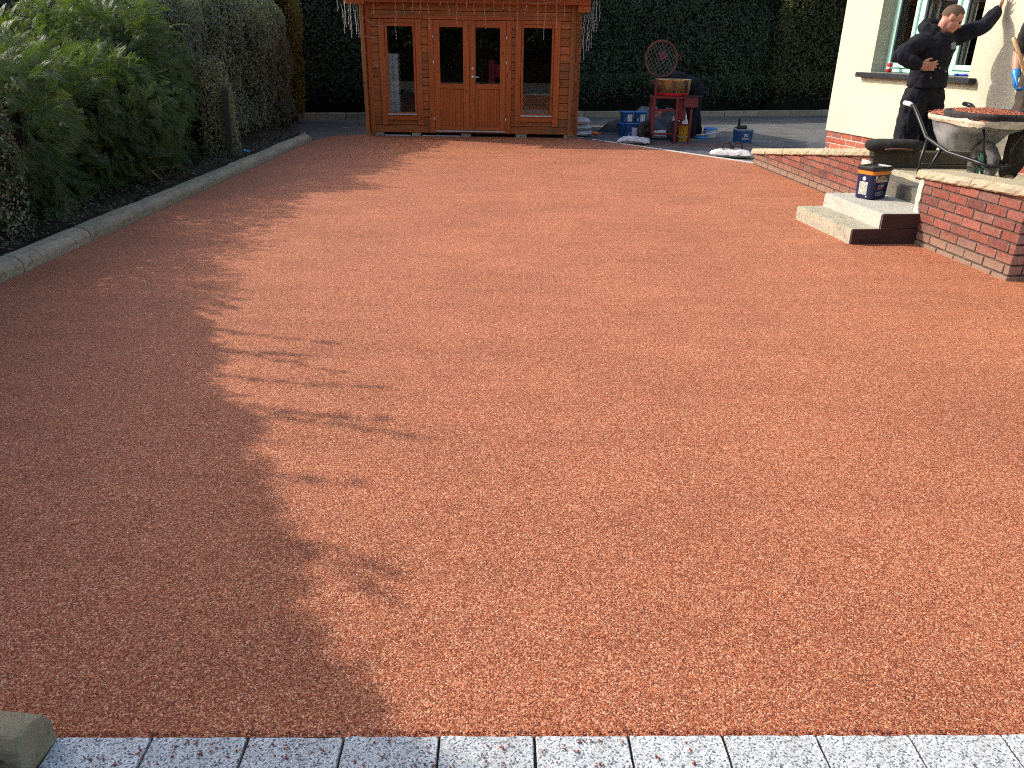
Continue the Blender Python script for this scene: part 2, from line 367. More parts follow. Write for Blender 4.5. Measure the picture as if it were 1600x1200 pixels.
M_redb = plain('bright_red', (0.55, 0.02, 0.02), 0.35, 0.5)
t = MT('blotched_drum'); v = t.co((5, 5, 2.2))
c = t.mix(t.ramp(t.noise(v, 2.2, 6, 0.75), [(0.42, 0.0), (0.62, 1.0)]), (0.62, 0.40, 0.17), (0.16, 0.10, 0.055))
c = t.mix(t.ramp(t.noise(v, 3.6, 5, 0.8), [(0.60, 0.0), (0.68, 0.8)]), c, (0.70, 0.62, 0.46))
M_drum = t.fin(c, 0.32, 0.5, 0.75, t.bump(t.noise(v, 9, 5), 0.006))  # gold, dark and pale blotches mixed by noise
M_rust = pm('rusty_steel', (0.13, 0.045, 0.03), (0.19, 0.08, 0.055), 16, 0.8, 0.3, 0.3, bscale=80)
M_wire = plain('grey_mesh_wire', (0.20, 0.17, 0.16), 0.6, 0.4, 0.5)
M_rubber = pm('rubber', (0.022, 0.022, 0.024), (0.05, 0.047, 0.043), 14, 0.85, 0.2, bscale=70)
M_tyre = pm('dusty_tyre', (0.075, 0.073, 0.07), (0.15, 0.145, 0.135), 20, 0.9, 0.2, bscale=90, bdist=0.004)
M_green_rim = plain('green_rim', (0.055, 0.19, 0.13), 0.5)
M_blackp = plain('black_plastic', (0.016, 0.017, 0.02), 0.35, 0.5)
M_steel_b = plain('black_steel_tube', (0.02, 0.021, 0.023), 0.38, 0.5, 0.3)
M_greyplastic = pm('grey_tray_plastic', (0.17, 0.19, 0.20), (0.42, 0.44, 0.44), 6, 0.3, 0.5)
M_creamliner = pm('cream_liner', (0.70, 0.62, 0.46), (0.42, 0.36, 0.26), 16, 0.6, 0.3, bscale=40, bdist=0.01)
M_whitegrip = plain('white_grip', (0.75, 0.76, 0.76), 0.5)
M_bag = pm('pale_sack', (0.62, 0.61, 0.63), (0.48, 0.47, 0.50), 8, 0.5, 0.3, bscale=20, bdist=0.01)
M_bagw = pm('white_sack', (0.80, 0.79, 0.78), (0.62, 0.60, 0.60), 11, 0.5, 0.3, bscale=20, bdist=0.01)
M_orange = plain('orange_plastic', (0.80, 0.13, 0.02))
M_yellow = plain('yellow_plastic', (0.62, 0.30, 0.02))
M_blue = plain('blue_plastic', (0.014, 0.075, 0.23))
M_bluel = plain('bright_blue_plastic', (0.03, 0.24, 0.62))
M_white = plain('white_plastic', (0.72, 0.74, 0.78))
M_label = pm('printed_label', (0.62, 0.63, 0.74), (0.78, 0.79, 0.84), 45, 0.5, 0.3)
M_navy = plain('navy_tub', (0.014, 0.016, 0.075), 0.35, 0.5)
M_print_tan = pm('tan_print', (0.36, 0.23, 0.13), (0.24, 0.17, 0.10), 60, 0.5)
M_print_cream = pm('cream_print', (0.66, 0.62, 0.46), (0.35, 0.36, 0.34), 70, 0.5, lo=0.45, hi=0.5)
M_print_white = plain('white_print', (0.78, 0.78, 0.76))
M_print_red = plain('red_print', (0.52, 0.09, 0.05))
t = MT('black_sheet'); v = t.co((1, 1.6, 1))
c = t.mix(t.ramp(t.noise(v, 5, 5, 0.7), [(0.4, 0.0), (0.7, 1.0)]), (0.022, 0.024, 0.028), (0.07, 0.075, 0.08))
M_sheet = t.fin(c, 0.34, 0.5, 0, t.bump(t.noise(v, 9, 5, 0.65), 0.02))
M_membrane = pm('dark_grey_membrane', (0.065, 0.068, 0.078), (0.11, 0.11, 0.12), 7, 0.75, 0.3, bscale=25, bdist=0.006)
M_skin = pm('skin', (0.50, 0.25, 0.17), (0.42, 0.18, 0.125), 18, 0.5, 0.35)
M_hair = pm('short_brown_hair', (0.085, 0.055, 0.036), (0.14, 0.095, 0.065), 90, 0.8, 0.2, bscale=300, bdist=0.003)
M_eye = plain('eye', (0.04, 0.03, 0.025), 0.2)
M_lips = plain('lips', (0.36, 0.13, 0.11), 0.5)
def cloth(name, c1, c2, dust=None):
    t = MT(name); v = t.co(); c = t.mix(t.ramp(t.noise(v, 6, 5, 0.65), [(0.35, 0.0), (0.68, 1.0)]), c1, c2)
    if dust: c = t.mix(t.ramp(t.noise(v, 14, 5, 0.75), [(0.58, 0.0), (0.72, 0.75)]), c, dust)
    n1 = t.bump(t.noise(v, 9, 4, 0.6), 0.02); n1 = t.bump(t.noise(v, 500, 2), 0.0008, 1, n1)
    return t.fin(c, 0.92, 0.15, 0, n1)
M_hoodie = cloth('navy_black_hoodie', (0.011, 0.012, 0.018), (0.020, 0.021, 0.028))
M_trouser = cloth('black_joggers', (0.012, 0.013, 0.018), (0.022, 0.023, 0.028))
M_muddy = cloth('muddy_work_trousers', (0.05, 0.045, 0.04), (0.085, 0.07, 0.055), (0.22, 0.17, 0.11))
M_tee = cloth('black_tee', (0.02, 0.02, 0.022), (0.035, 0.034, 0.034))
M_boot = pm('sandy_boot', (0.42, 0.33, 0.19), (0.28, 0.21, 0.12), 14, 0.85, bscale=60)
M_shoe = pm('black_shoe', (0.02, 0.02, 0.022), (0.05, 0.045, 0.04), 14, 0.7)
M_glove = pm('blue_nitrile', (0.02, 0.24, 0.58), (0.02, 0.16, 0.44), 20, 0.35, 0.5, bscale=60, bdist=0.003)
M_lightwire = plain('white_light_wire', (0.60, 0.55, 0.50), 0.5)
M_bulb = plain('clear_bulb', (0.80, 0.80, 0.78), 0.2, 0.5)

def leaf(name, cols, trans=0.35, rough=0.45, spec=0.35, tcol=None):
    t = MT(name); g = t.n('ShaderNodeNewGeometry')
    c = t.ramp(g.outputs['Random Per Island'], [(i / (len(cols) - 1), cc) for i, cc in enumerate(cols)])
    c = t.mix(1.0, c, t.ramp(t.noise(t.co(), 1.3, 4, 0.6), [(0.3, 0.72), (0.7, 1.3)]), 'MULTIPLY')
    t.fin(c, rough, spec)
    tr = t.n('ShaderNodeBsdfTranslucent'); mx = t.n('ShaderNodeMixShader'); mx.inputs[0].default_value = trans
    t.l(t.mix(1.0, c, tcol or (1.9, 2.1, 0.9), 'MULTIPLY'), tr.inputs[0])
    t.l(t.b.outputs[0], mx.inputs[1]); t.l(tr.outputs[0], mx.inputs[2]); t.l(mx.outputs[0], t.out.inputs[0]); return t.m
L_conifer = leaf('conifer_spray', [(0.040, 0.070, 0.022), (0.062, 0.106, 0.030), (0.087, 0.130, 0.032), (0.052, 0.099, 0.050), (0.124, 0.149, 0.045), (0.106, 0.087, 0.037)], 0.30)
L_grey = leaf('grey_green_leaf', [(0.112, 0.135, 0.083), (0.165, 0.188, 0.117), (0.210, 0.210, 0.150), (0.128, 0.158, 0.098)], 0.22)
L_brown = leaf('dusty_shrub_leaf', [(0.136, 0.120, 0.080), (0.208, 0.192, 0.131), (0.272, 0.248, 0.184), (0.128, 0.160, 0.080)], 0.25)
L_ivy = leaf('ivy_leaf', [(0.027, 0.048, 0.032), (0.040, 0.072, 0.042), (0.048, 0.080, 0.038), (0.069, 0.090, 0.044)], 0.12, 0.5, 0.3)
L_beech = leaf('yellow_green_leaf', [(0.044, 0.061, 0.022), (0.083, 0.094, 0.025), (0.111, 0.111, 0.029), (0.055, 0.058, 0.026)], 0.25)
L_gold = leaf('golden_leaf', [(0.208, 0.156, 0.026), (0.338, 0.234, 0.039), (0.130, 0.130, 0.033), (0.260, 0.195, 0.039)], 0.35, tcol=(1.6, 1.4, 0.7))
L_vari = leaf('variegated_leaf', [(0.260, 0.234, 0.117), (0.130, 0.169, 0.065), (0.364, 0.312, 0.182), (0.182, 0.195, 0.091)], 0.3, tcol=(1.3, 1.3, 0.8))
L_litter = leaf('leaf_litter', [(0.078, 0.058, 0.039), (0.117, 0.085, 0.058), (0.046, 0.036, 0.026), (0.169, 0.130, 0.098), (0.052, 0.078, 0.026)], 0.1)
L_weed = leaf('weed_leaf', [(0.06, 0.08, 0.05), (0.10, 0.12, 0.09)], 0.2)
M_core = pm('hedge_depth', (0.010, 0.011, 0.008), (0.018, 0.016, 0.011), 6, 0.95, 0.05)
M_twig = pm('twig_bark', (0.16, 0.12, 0.09), (0.09, 0.07, 0.05), 14, 0.9)
M_twigred = pm('dead_branch', (0.24, 0.115, 0.065), (0.16, 0.08, 0.05), 14, 0.85)
M_trunk = pm('trunk_bark', (0.07, 0.05, 0.035), (0.04, 0.03, 0.022), 14, 0.95, bscale=30, bdist=0.01)

# ================================================================== GROUND
MB().prism([(-250, -60), (250, -60), (250, 400), (-250, 400)], -0.3, -0.03).build('ground', M_tarmac)['kind'] = 'structure'
# back yard surface a little above the ground sheet
MB().prism([(-6.0, 13.6), (-3.0, 13.9), (1.0, 14.3), (2.2, 12.6), (3.9, 10.6), (3.9, 8.3), (14, 8.3), (14, 26), (-14, 22), (-9, 15)], -0.026, -0.012).build('back_yard', M_tarmac)['kind'] = 'structure'
DW = [(-3.44, 1.262), (1.9, 1.377), (9, 1.531), (9, 5.7), (3.62, 5.7), (3.5, 6.7), (3.75, 8.1), (3.46, 11.25), (3.40, 11.50), (2.07, 13.28), (1.08, 14.62), (-2.6, 14.75), (-3.22, 14.20), (-3.40, 13.6)]
MB().prism(DW, -0.028, 0.0).build('driveway', M_drive)['kind'] = 'structure'
ep = [(3.43, 11.48), (2.07, 13.295), (1.06, 14.64)]
mb = MB()
for (x0, y0), (x1, y1) in zip(ep, ep[1:]):
    d = Vector((x1 - x0, y1 - y0, 0)).normalized(); n_ = Vector((-d.y, d.x, 0)) * -0.022
    mb.prism([(x0, y0), (x1, y1), (x1 + n_.x, y1 + n_.y), (x0 + n_.x, y0 + n_.y)], -0.02, 0.012)
mb.build('edging', M_white_edge)['kind'] = 'structure'

# granite slabs along the front
pv = empty('pavement', (-1.056, 1.3155, 0), math.atan2(0.0495, 2.29)); pv['kind'] = 'structure'
mb = MB().box(0.0, 3.6, -0.9, -0.004, -0.045, -0.014); mb.build('bedding', M_mortar, pv)
def chipped(x0, x1, y0, y1, z0, z1, seed):
    g = random.Random(seed); n = 14; ring = []
    for (ax, ay, bx_, by_) in ((x0, y0, x1, y0), (x1, y0, x1, y1), (x1, y1, x0, y1), (x0, y1, x0, y0)):
        for k in range(n): t_ = k / n; ring.append((ax + (bx_ - ax) * t_ + g.uniform(-.0009, .0009), ay + (by_ - ay) * t_ + g.uniform(-.0009, .0009)))
    m = len(ring); cx_, cy_ = (x0 + x1) / 2, (y0 + y1) / 2; mb = MB()
    for sc__, z in ((1.0, z0), (1.0, z1 - 0.003), (0.988, z1)):
        for x, y in ring:
            j = g.uniform(0.0, 0.0022) * (g.random() < 0.35) if z == z1 else 0
            mb.v.append((cx_ + (x - cx_) * sc__ - (j if x > cx_ else -j), cy_ + (y - cy_) * (0.5 + 0.5 * sc__) - (j if y > cy_ else -j), z - j * 0.4))
    for i in range(2):
        for k in range(m): mb.f.append((i * m + k, i * m + (k + 1) % m, (i + 1) * m + (k + 1) % m, (i + 1) * m + k))
    mb.f.append(tuple(2 * m + k for k in range(m))); return mb.mesh('granite_slab')
slabs_ = [chipped(0.003, 0.221, -0.45, -0.003, -0.04, 0.004, q) for q in range(5)]
for k in range(16):
    o = link('granite_slab', slabs_[k % 5], M_granite, pv, (0.2243 * k, random.uniform(-0.0015, 0.001), random.uniform(-0.0012, 0.0014)), (random.uniform(-.002, .002), random.uniform(-.003, .003), random.uniform(-.004, .004)))
slab2 = MB().box(0.0025, 0.2215, -0.90, -0.456, -0.04, 0.004).mesh('granite_slab', bevel=0.0025)
for k in range(16): link('granite_slab', slab2, M_granite, pv, (0.2243 * k, 0, random.uniform(-0.0008, 0.0008)))

# loose chippings on the slabs and along their edge
V = []; Fc = []
g = np.random.default_rng(3)
ico = [(1,0,0),(-1,0,0),(0,1,0),(0,-1,0),(0,0,1),(0,0,-1)]; icf = [(0,2,4),(2,1,4),(1,3,4),(3,0,4),(2,0,5),(1,2,5),(3,1,5),(0,3,5)]
def chip(x, y, z, r):
    b = len(V); a = g.uniform(0, 6.28); s_ = g.uniform(0.6, 1.25, 3) * r
    for p in ico:
        q = np.array(p) * s_ + g.normal(0, r * 0.18, 3); V.append((x + q[0] * math.cos(a) - q[1] * math.sin(a), y + q[0] * math.sin(a) + q[1] * math.cos(a), z + q[2] * 0.75))
    Fc.extend([(i + b, j + b, k + b) for i, j, k in icf])
for i in range(120):
    x = g.uniform(-1.0, 0.35) if i % 5 else g.uniform(-1, 1.6)
    y = 1.30 - abs(g.normal(0, 0.055)) - 0.004 + 0.0216 * (x + 1)
    for k in range(1 if g.random() < 0.7 else 3): chip(x + g.normal(0, 0.006), y + g.normal(0, 0.006), 0.007, g.uniform(0.0022, 0.0046))
for i in range(900):
    x = g.uniform(-1.05, 2.0); y = 1.318 + 0.0216 * (x + 1.05) + g.uniform(-0.004, 0.012); chip(x, y, g.uniform(0.0, 0.004), g.uniform(0.002, 0.0036))
for i in range(60): chip(g.uniform(1.2, 4.0), 0, 0, 0.0001)
for i in range(900):   # crumbs by the mixer
    x = g.normal(3.0, 0.6); y = g.normal(13.72, 0.2); chip(x, max(y, 13.40), -0.005, g.uniform(0.004, 0.011))
o = link('loose_chippings', np_mesh('loose_chippings', V, Fc), M_chip); tag(o, 'scattered red gravel chippings on the grey granite slabs and by the mixer', 'gravel', kind='stuff')

# soil bed
nx, ny = 60, 120
X, Y = np.meshgrid(np.linspace(-14, -3.60, nx), np.linspace(1.0, 17.2, ny))
P = np.stack([X.ravel(), Y.ravel(), np.zeros(X.size)], 1)
P[:, 2] = 0.06 + 0.03 * snoise(P, 0.6, 3) + 0.012 * snoise(P, 2.5, 4); P[:, 2] = np.where(P[:, 0] > -3.75, np.minimum(P[:, 2], 0.085), P[:, 2])
i_ = np.arange(nx * ny).reshape(ny, nx); Fq = np.stack([i_[:-1, :-1], i_[:-1, 1:], i_[1:, 1:], i_[1:, :-1]], -1).reshape(-1, 4)
keep = (P[Fq[:, 0], 1] < 13.8) | (P[Fq[:, 0], 0] < -3.6 - (P[Fq[:, 0], 1] - 13.8) * 0.75)
link('soil_bed', np_mesh('soil_bed', P, Fq[keep], True), M_soil)['kind'] = 'structure'

# ---- kerbs
def kerb_profile_mesh(L, seed, h=0.108):
    g = random.Random(seed); n = 8; prof = [(0.0, -0.05), (0.0, 0.05), (-0.012, 0.072), (-0.05, h - 0.008), (-0.135, h + 0.002), (-0.145, -0.05)]
    mb = MB(); b = 0
    for i in range(n + 1):
        y = L * i / n; jx = g.uniform(-0.003, 0.003); jz = g.uniform(-0.003, 0.003)
        for x, z in prof: mb.v.append((x + jx + g.uniform(-0.003, 0.003), y, z + (jz + g.uniform(-0.002, 0.002) if z > 0 else 0)))
    m = len(prof)
    for i in range(n):
        for k in range(m - 1):
            a0 = i * m + k; mb.f.append((a0, a0 + 1, a0 + 1 + m, a0 + m))
        mb.f.append((i * m + m - 1, i * m, i * m + m, i * m + m + m - 1))
    mb.f.append(tuple(range(m))[::-1]); mb.f.append(tuple(n * m + k for k in range(m)))
    return mb.mesh('kerb_stone', bevel=0.006)
kb = empty('kerb', (0, 0, 0)); kb['kind'] = 'structure'
kms = [kerb_profile_mesh(0.902, s_) for s_ in range(3)]
y0 = 1.62
for k in range(13):
    y = y0 + 0.914 * k
    if y < 13.3: link('kerb_stone', kms[k % 3], M_kerb, kb, (-3.44 + random.uniform(-0.008, 0.008), y, random.uniform(-0.006, 0.006)), (0, random.uniform(-0.03, 0.03), random.uniform(-0.006, 0.006)))
link('kerb_stone', kms[1], M_kerb, kb, (-3.445, 13.50, -0.01), (0, 0, 0.33), (1, 0.8, 0.8))
kb2 = empty('kerb', (-9.0, 16.23, 0), math.atan2(0.268, 1)); kb2['kind'] = 'structure'
kbm = MB().box(0.006, 0.908, 0, 0.14, -0.05, 0.115).mesh('kerb_stone', bevel=0.012)
for k in range(23): link('kerb_stone', kbm, M_kerb, kb2, (0.914 * k, random.uniform(-0.01, 0.01), random.uniform(-0.008, 0.008)))
# verge of earth behind the back kerb, under the hedges
mb = MB().box(0, 21, 0.145, 6, -0.03, 0.09); mb.build('verge', M_soil, None, loc=(-9.0, 16.23, 0), rot=(0, 0, math.atan2(0.268, 1)))['kind'] = 'structure'

# end stone and gate post, bottom left
mb = MB()
prof = [(0.0, -0.04), (0.004, 0.078), (0.02, 0.104), (0.055, 0.112), (0.095, 0.098), (0.115, 0.065), (0.118, -0.04)]
for i, x in enumerate([0, 0.006, 0.12, 0.3, 0.6]):
    for y, z in prof: mb.v.append((-x, y + (0.006 if i == 0 else 0) * (1 if y < 0.06 else -1), z - (0.005 if i == 0 and z > 0 else 0) + random.uniform(-0.003, 0.003)))
m = len(prof)
for i in range(4):
    for k in range(m): mb.f.append((i * m + k, i * m + (k + 1) % m, (i + 1) * m + (k + 1) % m, (i + 1) * m + k))
mb.f.append(tuple(range(m))[::-1]); mb.f.append(tuple(4 * m + k for k in range(m)))
o = mb.build('kerb_stone', M_end, None, bevel=0.004, loc=(-1.062, 1.198, -0.002), rot=(0, 0, R(-6)))
tag(o, 'old round topped kerb stone at the left end of the grey granite slabs', 'kerb stone')
o = MB().box(-0.03, 0.03, -0.03, 0.03, -0.1, 1.1).build('gate_post', M_rust, None, bevel=0.004, loc=(-1.17, 1.125, 0), rot=(0, 0, R(20)))
tag(o, 'rusty brown square post at the lower left corner beside the kerb stone', 'post')
# earth pocket and small weed
mb = MB().prism([(-1.9, 0.8), (-1.10, 0.8), (-1.075, 1.19), (-1.9, 1.25)], -0.02, -0.004); mb.build('soil_pocket', M_soil)['kind'] = 'structure'
wt = thing('weed', 'small grey green weed growing under the round topped kerb stone', 'plant', (-1.125, 1.165, 0.0))
mb = MB()
for k in range(9):
    a = k * 0.7 + 0.3; L_ = random.uniform(0.03, 0.055)
    for j in range(5):
        b = len(mb.v); r0 = L_ * j / 5; c_, s_ = math.cos(a), math.sin(a); z = 0.02 + 0.03 * math.sin(j / 5 * 2.2)
        for sd in (-1, 1):
            mb.v += [(r0 * c_, r0 * s_, z), ((r0 + .008) * c_ - sd * .009 * s_, (r0 + .008) * s_ + sd * .009 * c_, z + .003), ((r0 + .014) * c_, (r0 + .014) * s_, z)]
            mb.f.append((b, b + 1, b + 2) if sd > 0 else (b + 3, b + 4, b + 5))
mb.build('foliage', L_weed, wt)
MB().tube([(0, 0, -0.01), (0.002, 0, 0.025)], 0.0018, 5).build('stem', M_twig, wt)

# ================================================================== HEDGES
def quads(C, A, B, name, mat, parent):
    """leaf quads: centre C, long half axis A, side half axis B (slightly folded)"""
    n = len(C); N = np.cross(A, B); N /= (np.linalg.norm(N, axis=1)[:, None] + 1e-9); fold = np.linalg.norm(B, axis=1)[:, None] * 0.35
    V = np.stack([C - A, C + B - A * 0.15 + N * fold, C + A, C - B - A * 0.15 + N * fold], 1).reshape(-1, 3)
    Fq = np.arange(4 * n).reshape(n, 4); return link(name, np_mesh(name, V, Fq), mat, parent)
def hedge_surface(n, P0, P1, a, H, tpow=6, hfun=None, lump=(0.14, 0.05), g=None, phis=(0.0, 2.3), shrink=1.0, seed=0, zpow=0.42, f1=0.45):
    P0 = np.array([*P0, 0.0]); P1 = np.array([*P1, 0.0]); L = np.linalg.norm(P1 - P0); d = (P1 - P0) / L; side = np.array([d[1], -d[0], 0])
    tt = np.linspace(0, math.pi, 721); cc_ = a * np.sign(np.cos(tt)) * np.abs(np.cos(tt)) ** zpow; ss_ = H * np.abs(np.sin(tt)) ** zpow
    arc = np.concatenate([[0], np.cumsum(np.hypot(np.diff(cc_), np.diff(ss_)))]); s0, s1 = np.interp(phis[0], tt, arc) if phis[0] > 0.001 else 0.0, np.interp(phis[1], tt, arc)
    u = g.uniform(-1, 1, n); ph = np.interp(g.uniform(s0, s1, n), arc, tt)
    if n > 3000 and hasattr(g, 'random'):
        kq = int(n * 0.16); eq = np.sqrt(g.random(kq)); u[:kq] = np.sign(g.normal(size=kq)) * (1 - eq ** 2.5) ** (1 / tpow)
    e = (1 - np.abs(u) ** tpow) ** (1 / 2.5)
    Hh = H * (np.ones(n) if hfun is None else hfun((u + 1) / 2)) * (0.55 + 0.45 * e)
    cs, sn = np.cos(ph), np.sin(ph)
    y = a * np.sign(cs) * np.abs(cs) ** zpow * e; z = Hh * np.abs(sn) ** zpow
    S = P0 + d * ((u + 1) / 2 * L)[:, None] + side * y[:, None]; S[:, 2] = z
    N = side * (np.sign(cs) * np.abs(cs) ** 1.3)[:, None] + np.array([0, 0, 1.0]) * (np.abs(sn) ** 2.2)[:, None] + d * (np.sign(u) * np.abs(u) ** 12)[:, None]
    N /= np.linalg.norm(N, axis=1)[:, None]
    off = lump[0] * snoise(S, f1, 11 + seed) + lump[1] * snoise(S, 1.6, 12 + seed)
    S = S + N * (off - (1 - shrink))[:, None]; S[:, 2] = np.maximum(S[:, 2], 0.02)
    return S, N
def core_mesh(P0, P1, a, H, shrink, parent, seed, tpow=6, hfun=None, lump=(0.14, 0.05), zpow=0.42, f1=0.45, nu=60, nv=22):
    class G:
        def __init__(s): s.i = 0
        def uniform(s, lo, hi, n):
            s.i += 1
            U, W = np.meshgrid(np.linspace(-0.985, 0.985, nu), np.linspace(0, math.pi, nv), indexing='ij')
            return U.ravel() if s.i == 1 else lo + (hi - lo) * W.ravel() / math.pi
    S, N = hedge_surface(nu * nv, P0, P1, a - shrink, H - shrink, tpow, hfun, lump, G(), (0, math.pi), 1.0, seed, zpow, f1)
    i = np.arange(nu * nv).reshape(nu, nv); Fq = np.stack([i[:-1, :-1], i[1:, :-1], i[1:, 1:], i[:-1, 1:]], -1).reshape(-1, 4)
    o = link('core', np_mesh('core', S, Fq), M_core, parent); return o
def leaf_dirs(N, g, size, droop=0.3, spread=1.0, ratio=0.5):
    n = len(N); nn = N + g.normal(0, 0.55 * spread, (n, 3)); nn /= np.linalg.norm(nn, axis=1)[:, None]
    t_ = g.normal(0, 1, (n, 3)) - np.array([0, 0, droop]); A = t_ - nn * (t_ * nn).sum(1)[:, None]; A /= np.linalg.norm(A, axis=1)[:, None]
    B = np.cross(nn, A); s_ = size * g.uniform(0.6, 1.3, n)[:, None]; return A * s_, B * s_ * ratio
def broad_hedge(name, label, P0, P1, a, H, n, size, mat, seed=0, cat='hedge', group=None, hfun=None, lump=(0.16, 0.06), depth=0.22, shrink=0.22, phis=(0.0, 2.6), tpow=6, shoots=0, zpow=0.42, f1=0.45, shoot_h=(0.1, 0.4), core=True, slim=False):
    g = np.random.default_rng(50 + seed); root = thing(name, label, cat, (P0[0], P0[1], 0), 0, group)
    S, N = hedge_surface(n, P0, P1, a, H, tpow, hfun, lump, g, phis, 1.0, seed, zpow, f1)
    S = S - N * (g.random(len(S)) ** 1.6 * depth)[:, None] + g.normal(0, 0.015, S.shape)
    A, B = leaf_dirs(N, g, size)
    allC, allA, allB = [S], [A], [B]; org = np.array([P0[0], P0[1], 0.0])
    if shoots:
        tw = MB(); S2, N2 = hedge_surface(shoots, P0, P1, a, H, tpow, hfun, lump, g, (0.7, 2.3), 1.0, seed, zpow, f1)
        for p, q in zip(S2, N2):
            L_ = g.uniform(*shoot_h); sw = 0.13 if slim else 0.35; d = np.array([g.normal(0, sw), g.normal(0, sw), 1.0]) + q * (0.05 if slim else 0.25); d /= np.linalg.norm(d); bend = g.normal(0, 0.18, 3)
            pts = [p + d * L_ * s_ + bend * L_ * s_ * s_ for s_ in np.linspace(-0.3, 1, 5)]
            tw.tube([tuple(x - org) for x in pts], [0.006, 0.005, 0.004, 0.003, 0.0015], 4)
            m = int(14 + L_ * 60); ss = g.uniform(0, 1, m); c = p + d * (L_ * ss)[:, None] + bend * (L_ * ss ** 2)[:, None] + g.normal(0, 0.013 if slim else 0.02 + 0.03 * L_, (m, 3))
            a2, b2 = leaf_dirs(np.tile(d, (m, 1)), g, size); allC.append(c); allA.append(a2); allB.append(b2)
        tw.build('twigs', M_twig, root)['kind'] = 'stuff'
    C = np.concatenate(allC) - org
    quads(C, np.concatenate(allA), np.concatenate(allB), 'foliage', mat, root)
    if core:
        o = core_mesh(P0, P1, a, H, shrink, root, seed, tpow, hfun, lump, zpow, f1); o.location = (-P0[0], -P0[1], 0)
    return root

# back hedges, parallel to the back kerb
k_ = 0.268
def bk(x, off=0.0): return (x, 18.64 + k_ * x + off)
broad_hedge('ivy_hedge', 'tall dark clipped ivy hedge behind the timber cabin and the mixer', bk(-8.0, 1.15), bk(6.4, 1.15), 0.85, 3.05, 95000, 0.034, L_ivy, 1, lump=(0.08, 0.05), phis=(0.0, 2.2), tpow=30, zpow=0.22, f1=0.6, depth=0.16, shrink=0.15, shoots=120, shoot_h=(0.05, 0.2))
broad_hedge('beech_hedge', 'yellowish green hedge at the back beside the cream house corner', bk(6.1, 0.9), bk(14.0, 0.9), 0.85, 3.3, 38000, 0.034, L_beech, 2, lump=(0.10, 0.06), phis=(0.0, 2.2), tpow=30, zpow=0.22, f1=0.6, depth=0.18, shrink=0.16, shoots=60, shoot_h=(0.05, 0.3))
broad_hedge('unseen_hedge', 'unseen hedge added behind the camera to darken reflections and block low sky', (-13, -9.5), (13, -9.5), 1.0, 3.0, 16000, 0.12, L_ivy, 9, phis=(0.0, 3.1), tpow=30, zpow=0.25)  # added out of view to shape sky light and glass reflections
# left-hand side
broad_hedge('shrub', 'large grey green evergreen shrub behind the wooden post on the left', (-5.62, 10.4), (-5.12, 16.4), 1.0, 2.44, 92000, 0.025, L_grey, 3, 'shrub', lump=(0.16, 0.07), phis=(0.0, 2.4), tpow=8, zpow=0.34, hfun=lambda t_: 0.90 + 0.10 * t_, shoots=120, shoot_h=(0.1, 0.35))
broad_hedge('shrub', 'dusty brown leaved shrub rising behind the conifer hedge at the top left', (-11.5, 11.5), (-6.2, 16.8), 0.9, 2.75, 76000, 0.03, L_brown, 4, 'shrub', lump=(0.25, 0.08), phis=(0.0, 2.6), tpow=6, shoots=160, shoot_h=(0.15, 0.6))
broad_hedge('shrub', 'tall narrow golden leaved shrub at the far end of the left border', (-4.75, 16.35), (-4.7, 17.05), 0.42, 2.9, 9000, 0.026, L_gold, 5, 'shrub', lump=(0.08, 0.06), phis=(0.0, 3.1), tpow=3, zpow=0.35, shoots=30, shoot_h=(0.1, 0.3))
broad_hedge('shrub', 'small pale variegated shrub between the conifer hedge and the wooden post', (-4.25, 10.65), (-3.95, 11.1), 0.34, 1.28, 11000, 0.018, L_vari, 6, 'shrub', lump=(0.05, 0.04), phis=(0.0, 3.1), tpow=3, shoots=30, shoot_h=(0.04, 0.12))
broad_hedge('shrub', 'tall loose shrub just outside the near left end of the border', (-4.84, 0.7), (-4.88, 5.5), 0.66, 3.62, 42000, 0.030, L_brown, 7, 'shrub', lump=(0.10, 0.05), phis=(0.0, 3.1), tpow=14, zpow=0.30, depth=0.07, shoots=42, shoot_h=(0.25, 0.62), slim=True, hfun=lambda t_: np.interp(0.9 + 4.6 * t_, [0.9, 2.1, 2.7, 3.1, 3.8, 4.3, 5.1, 5.5], [3.3, 3.24, 2.97, 2.64, 2.34, 2.02, 1.75, 1.55]) / 3.3, shrink=0.02)

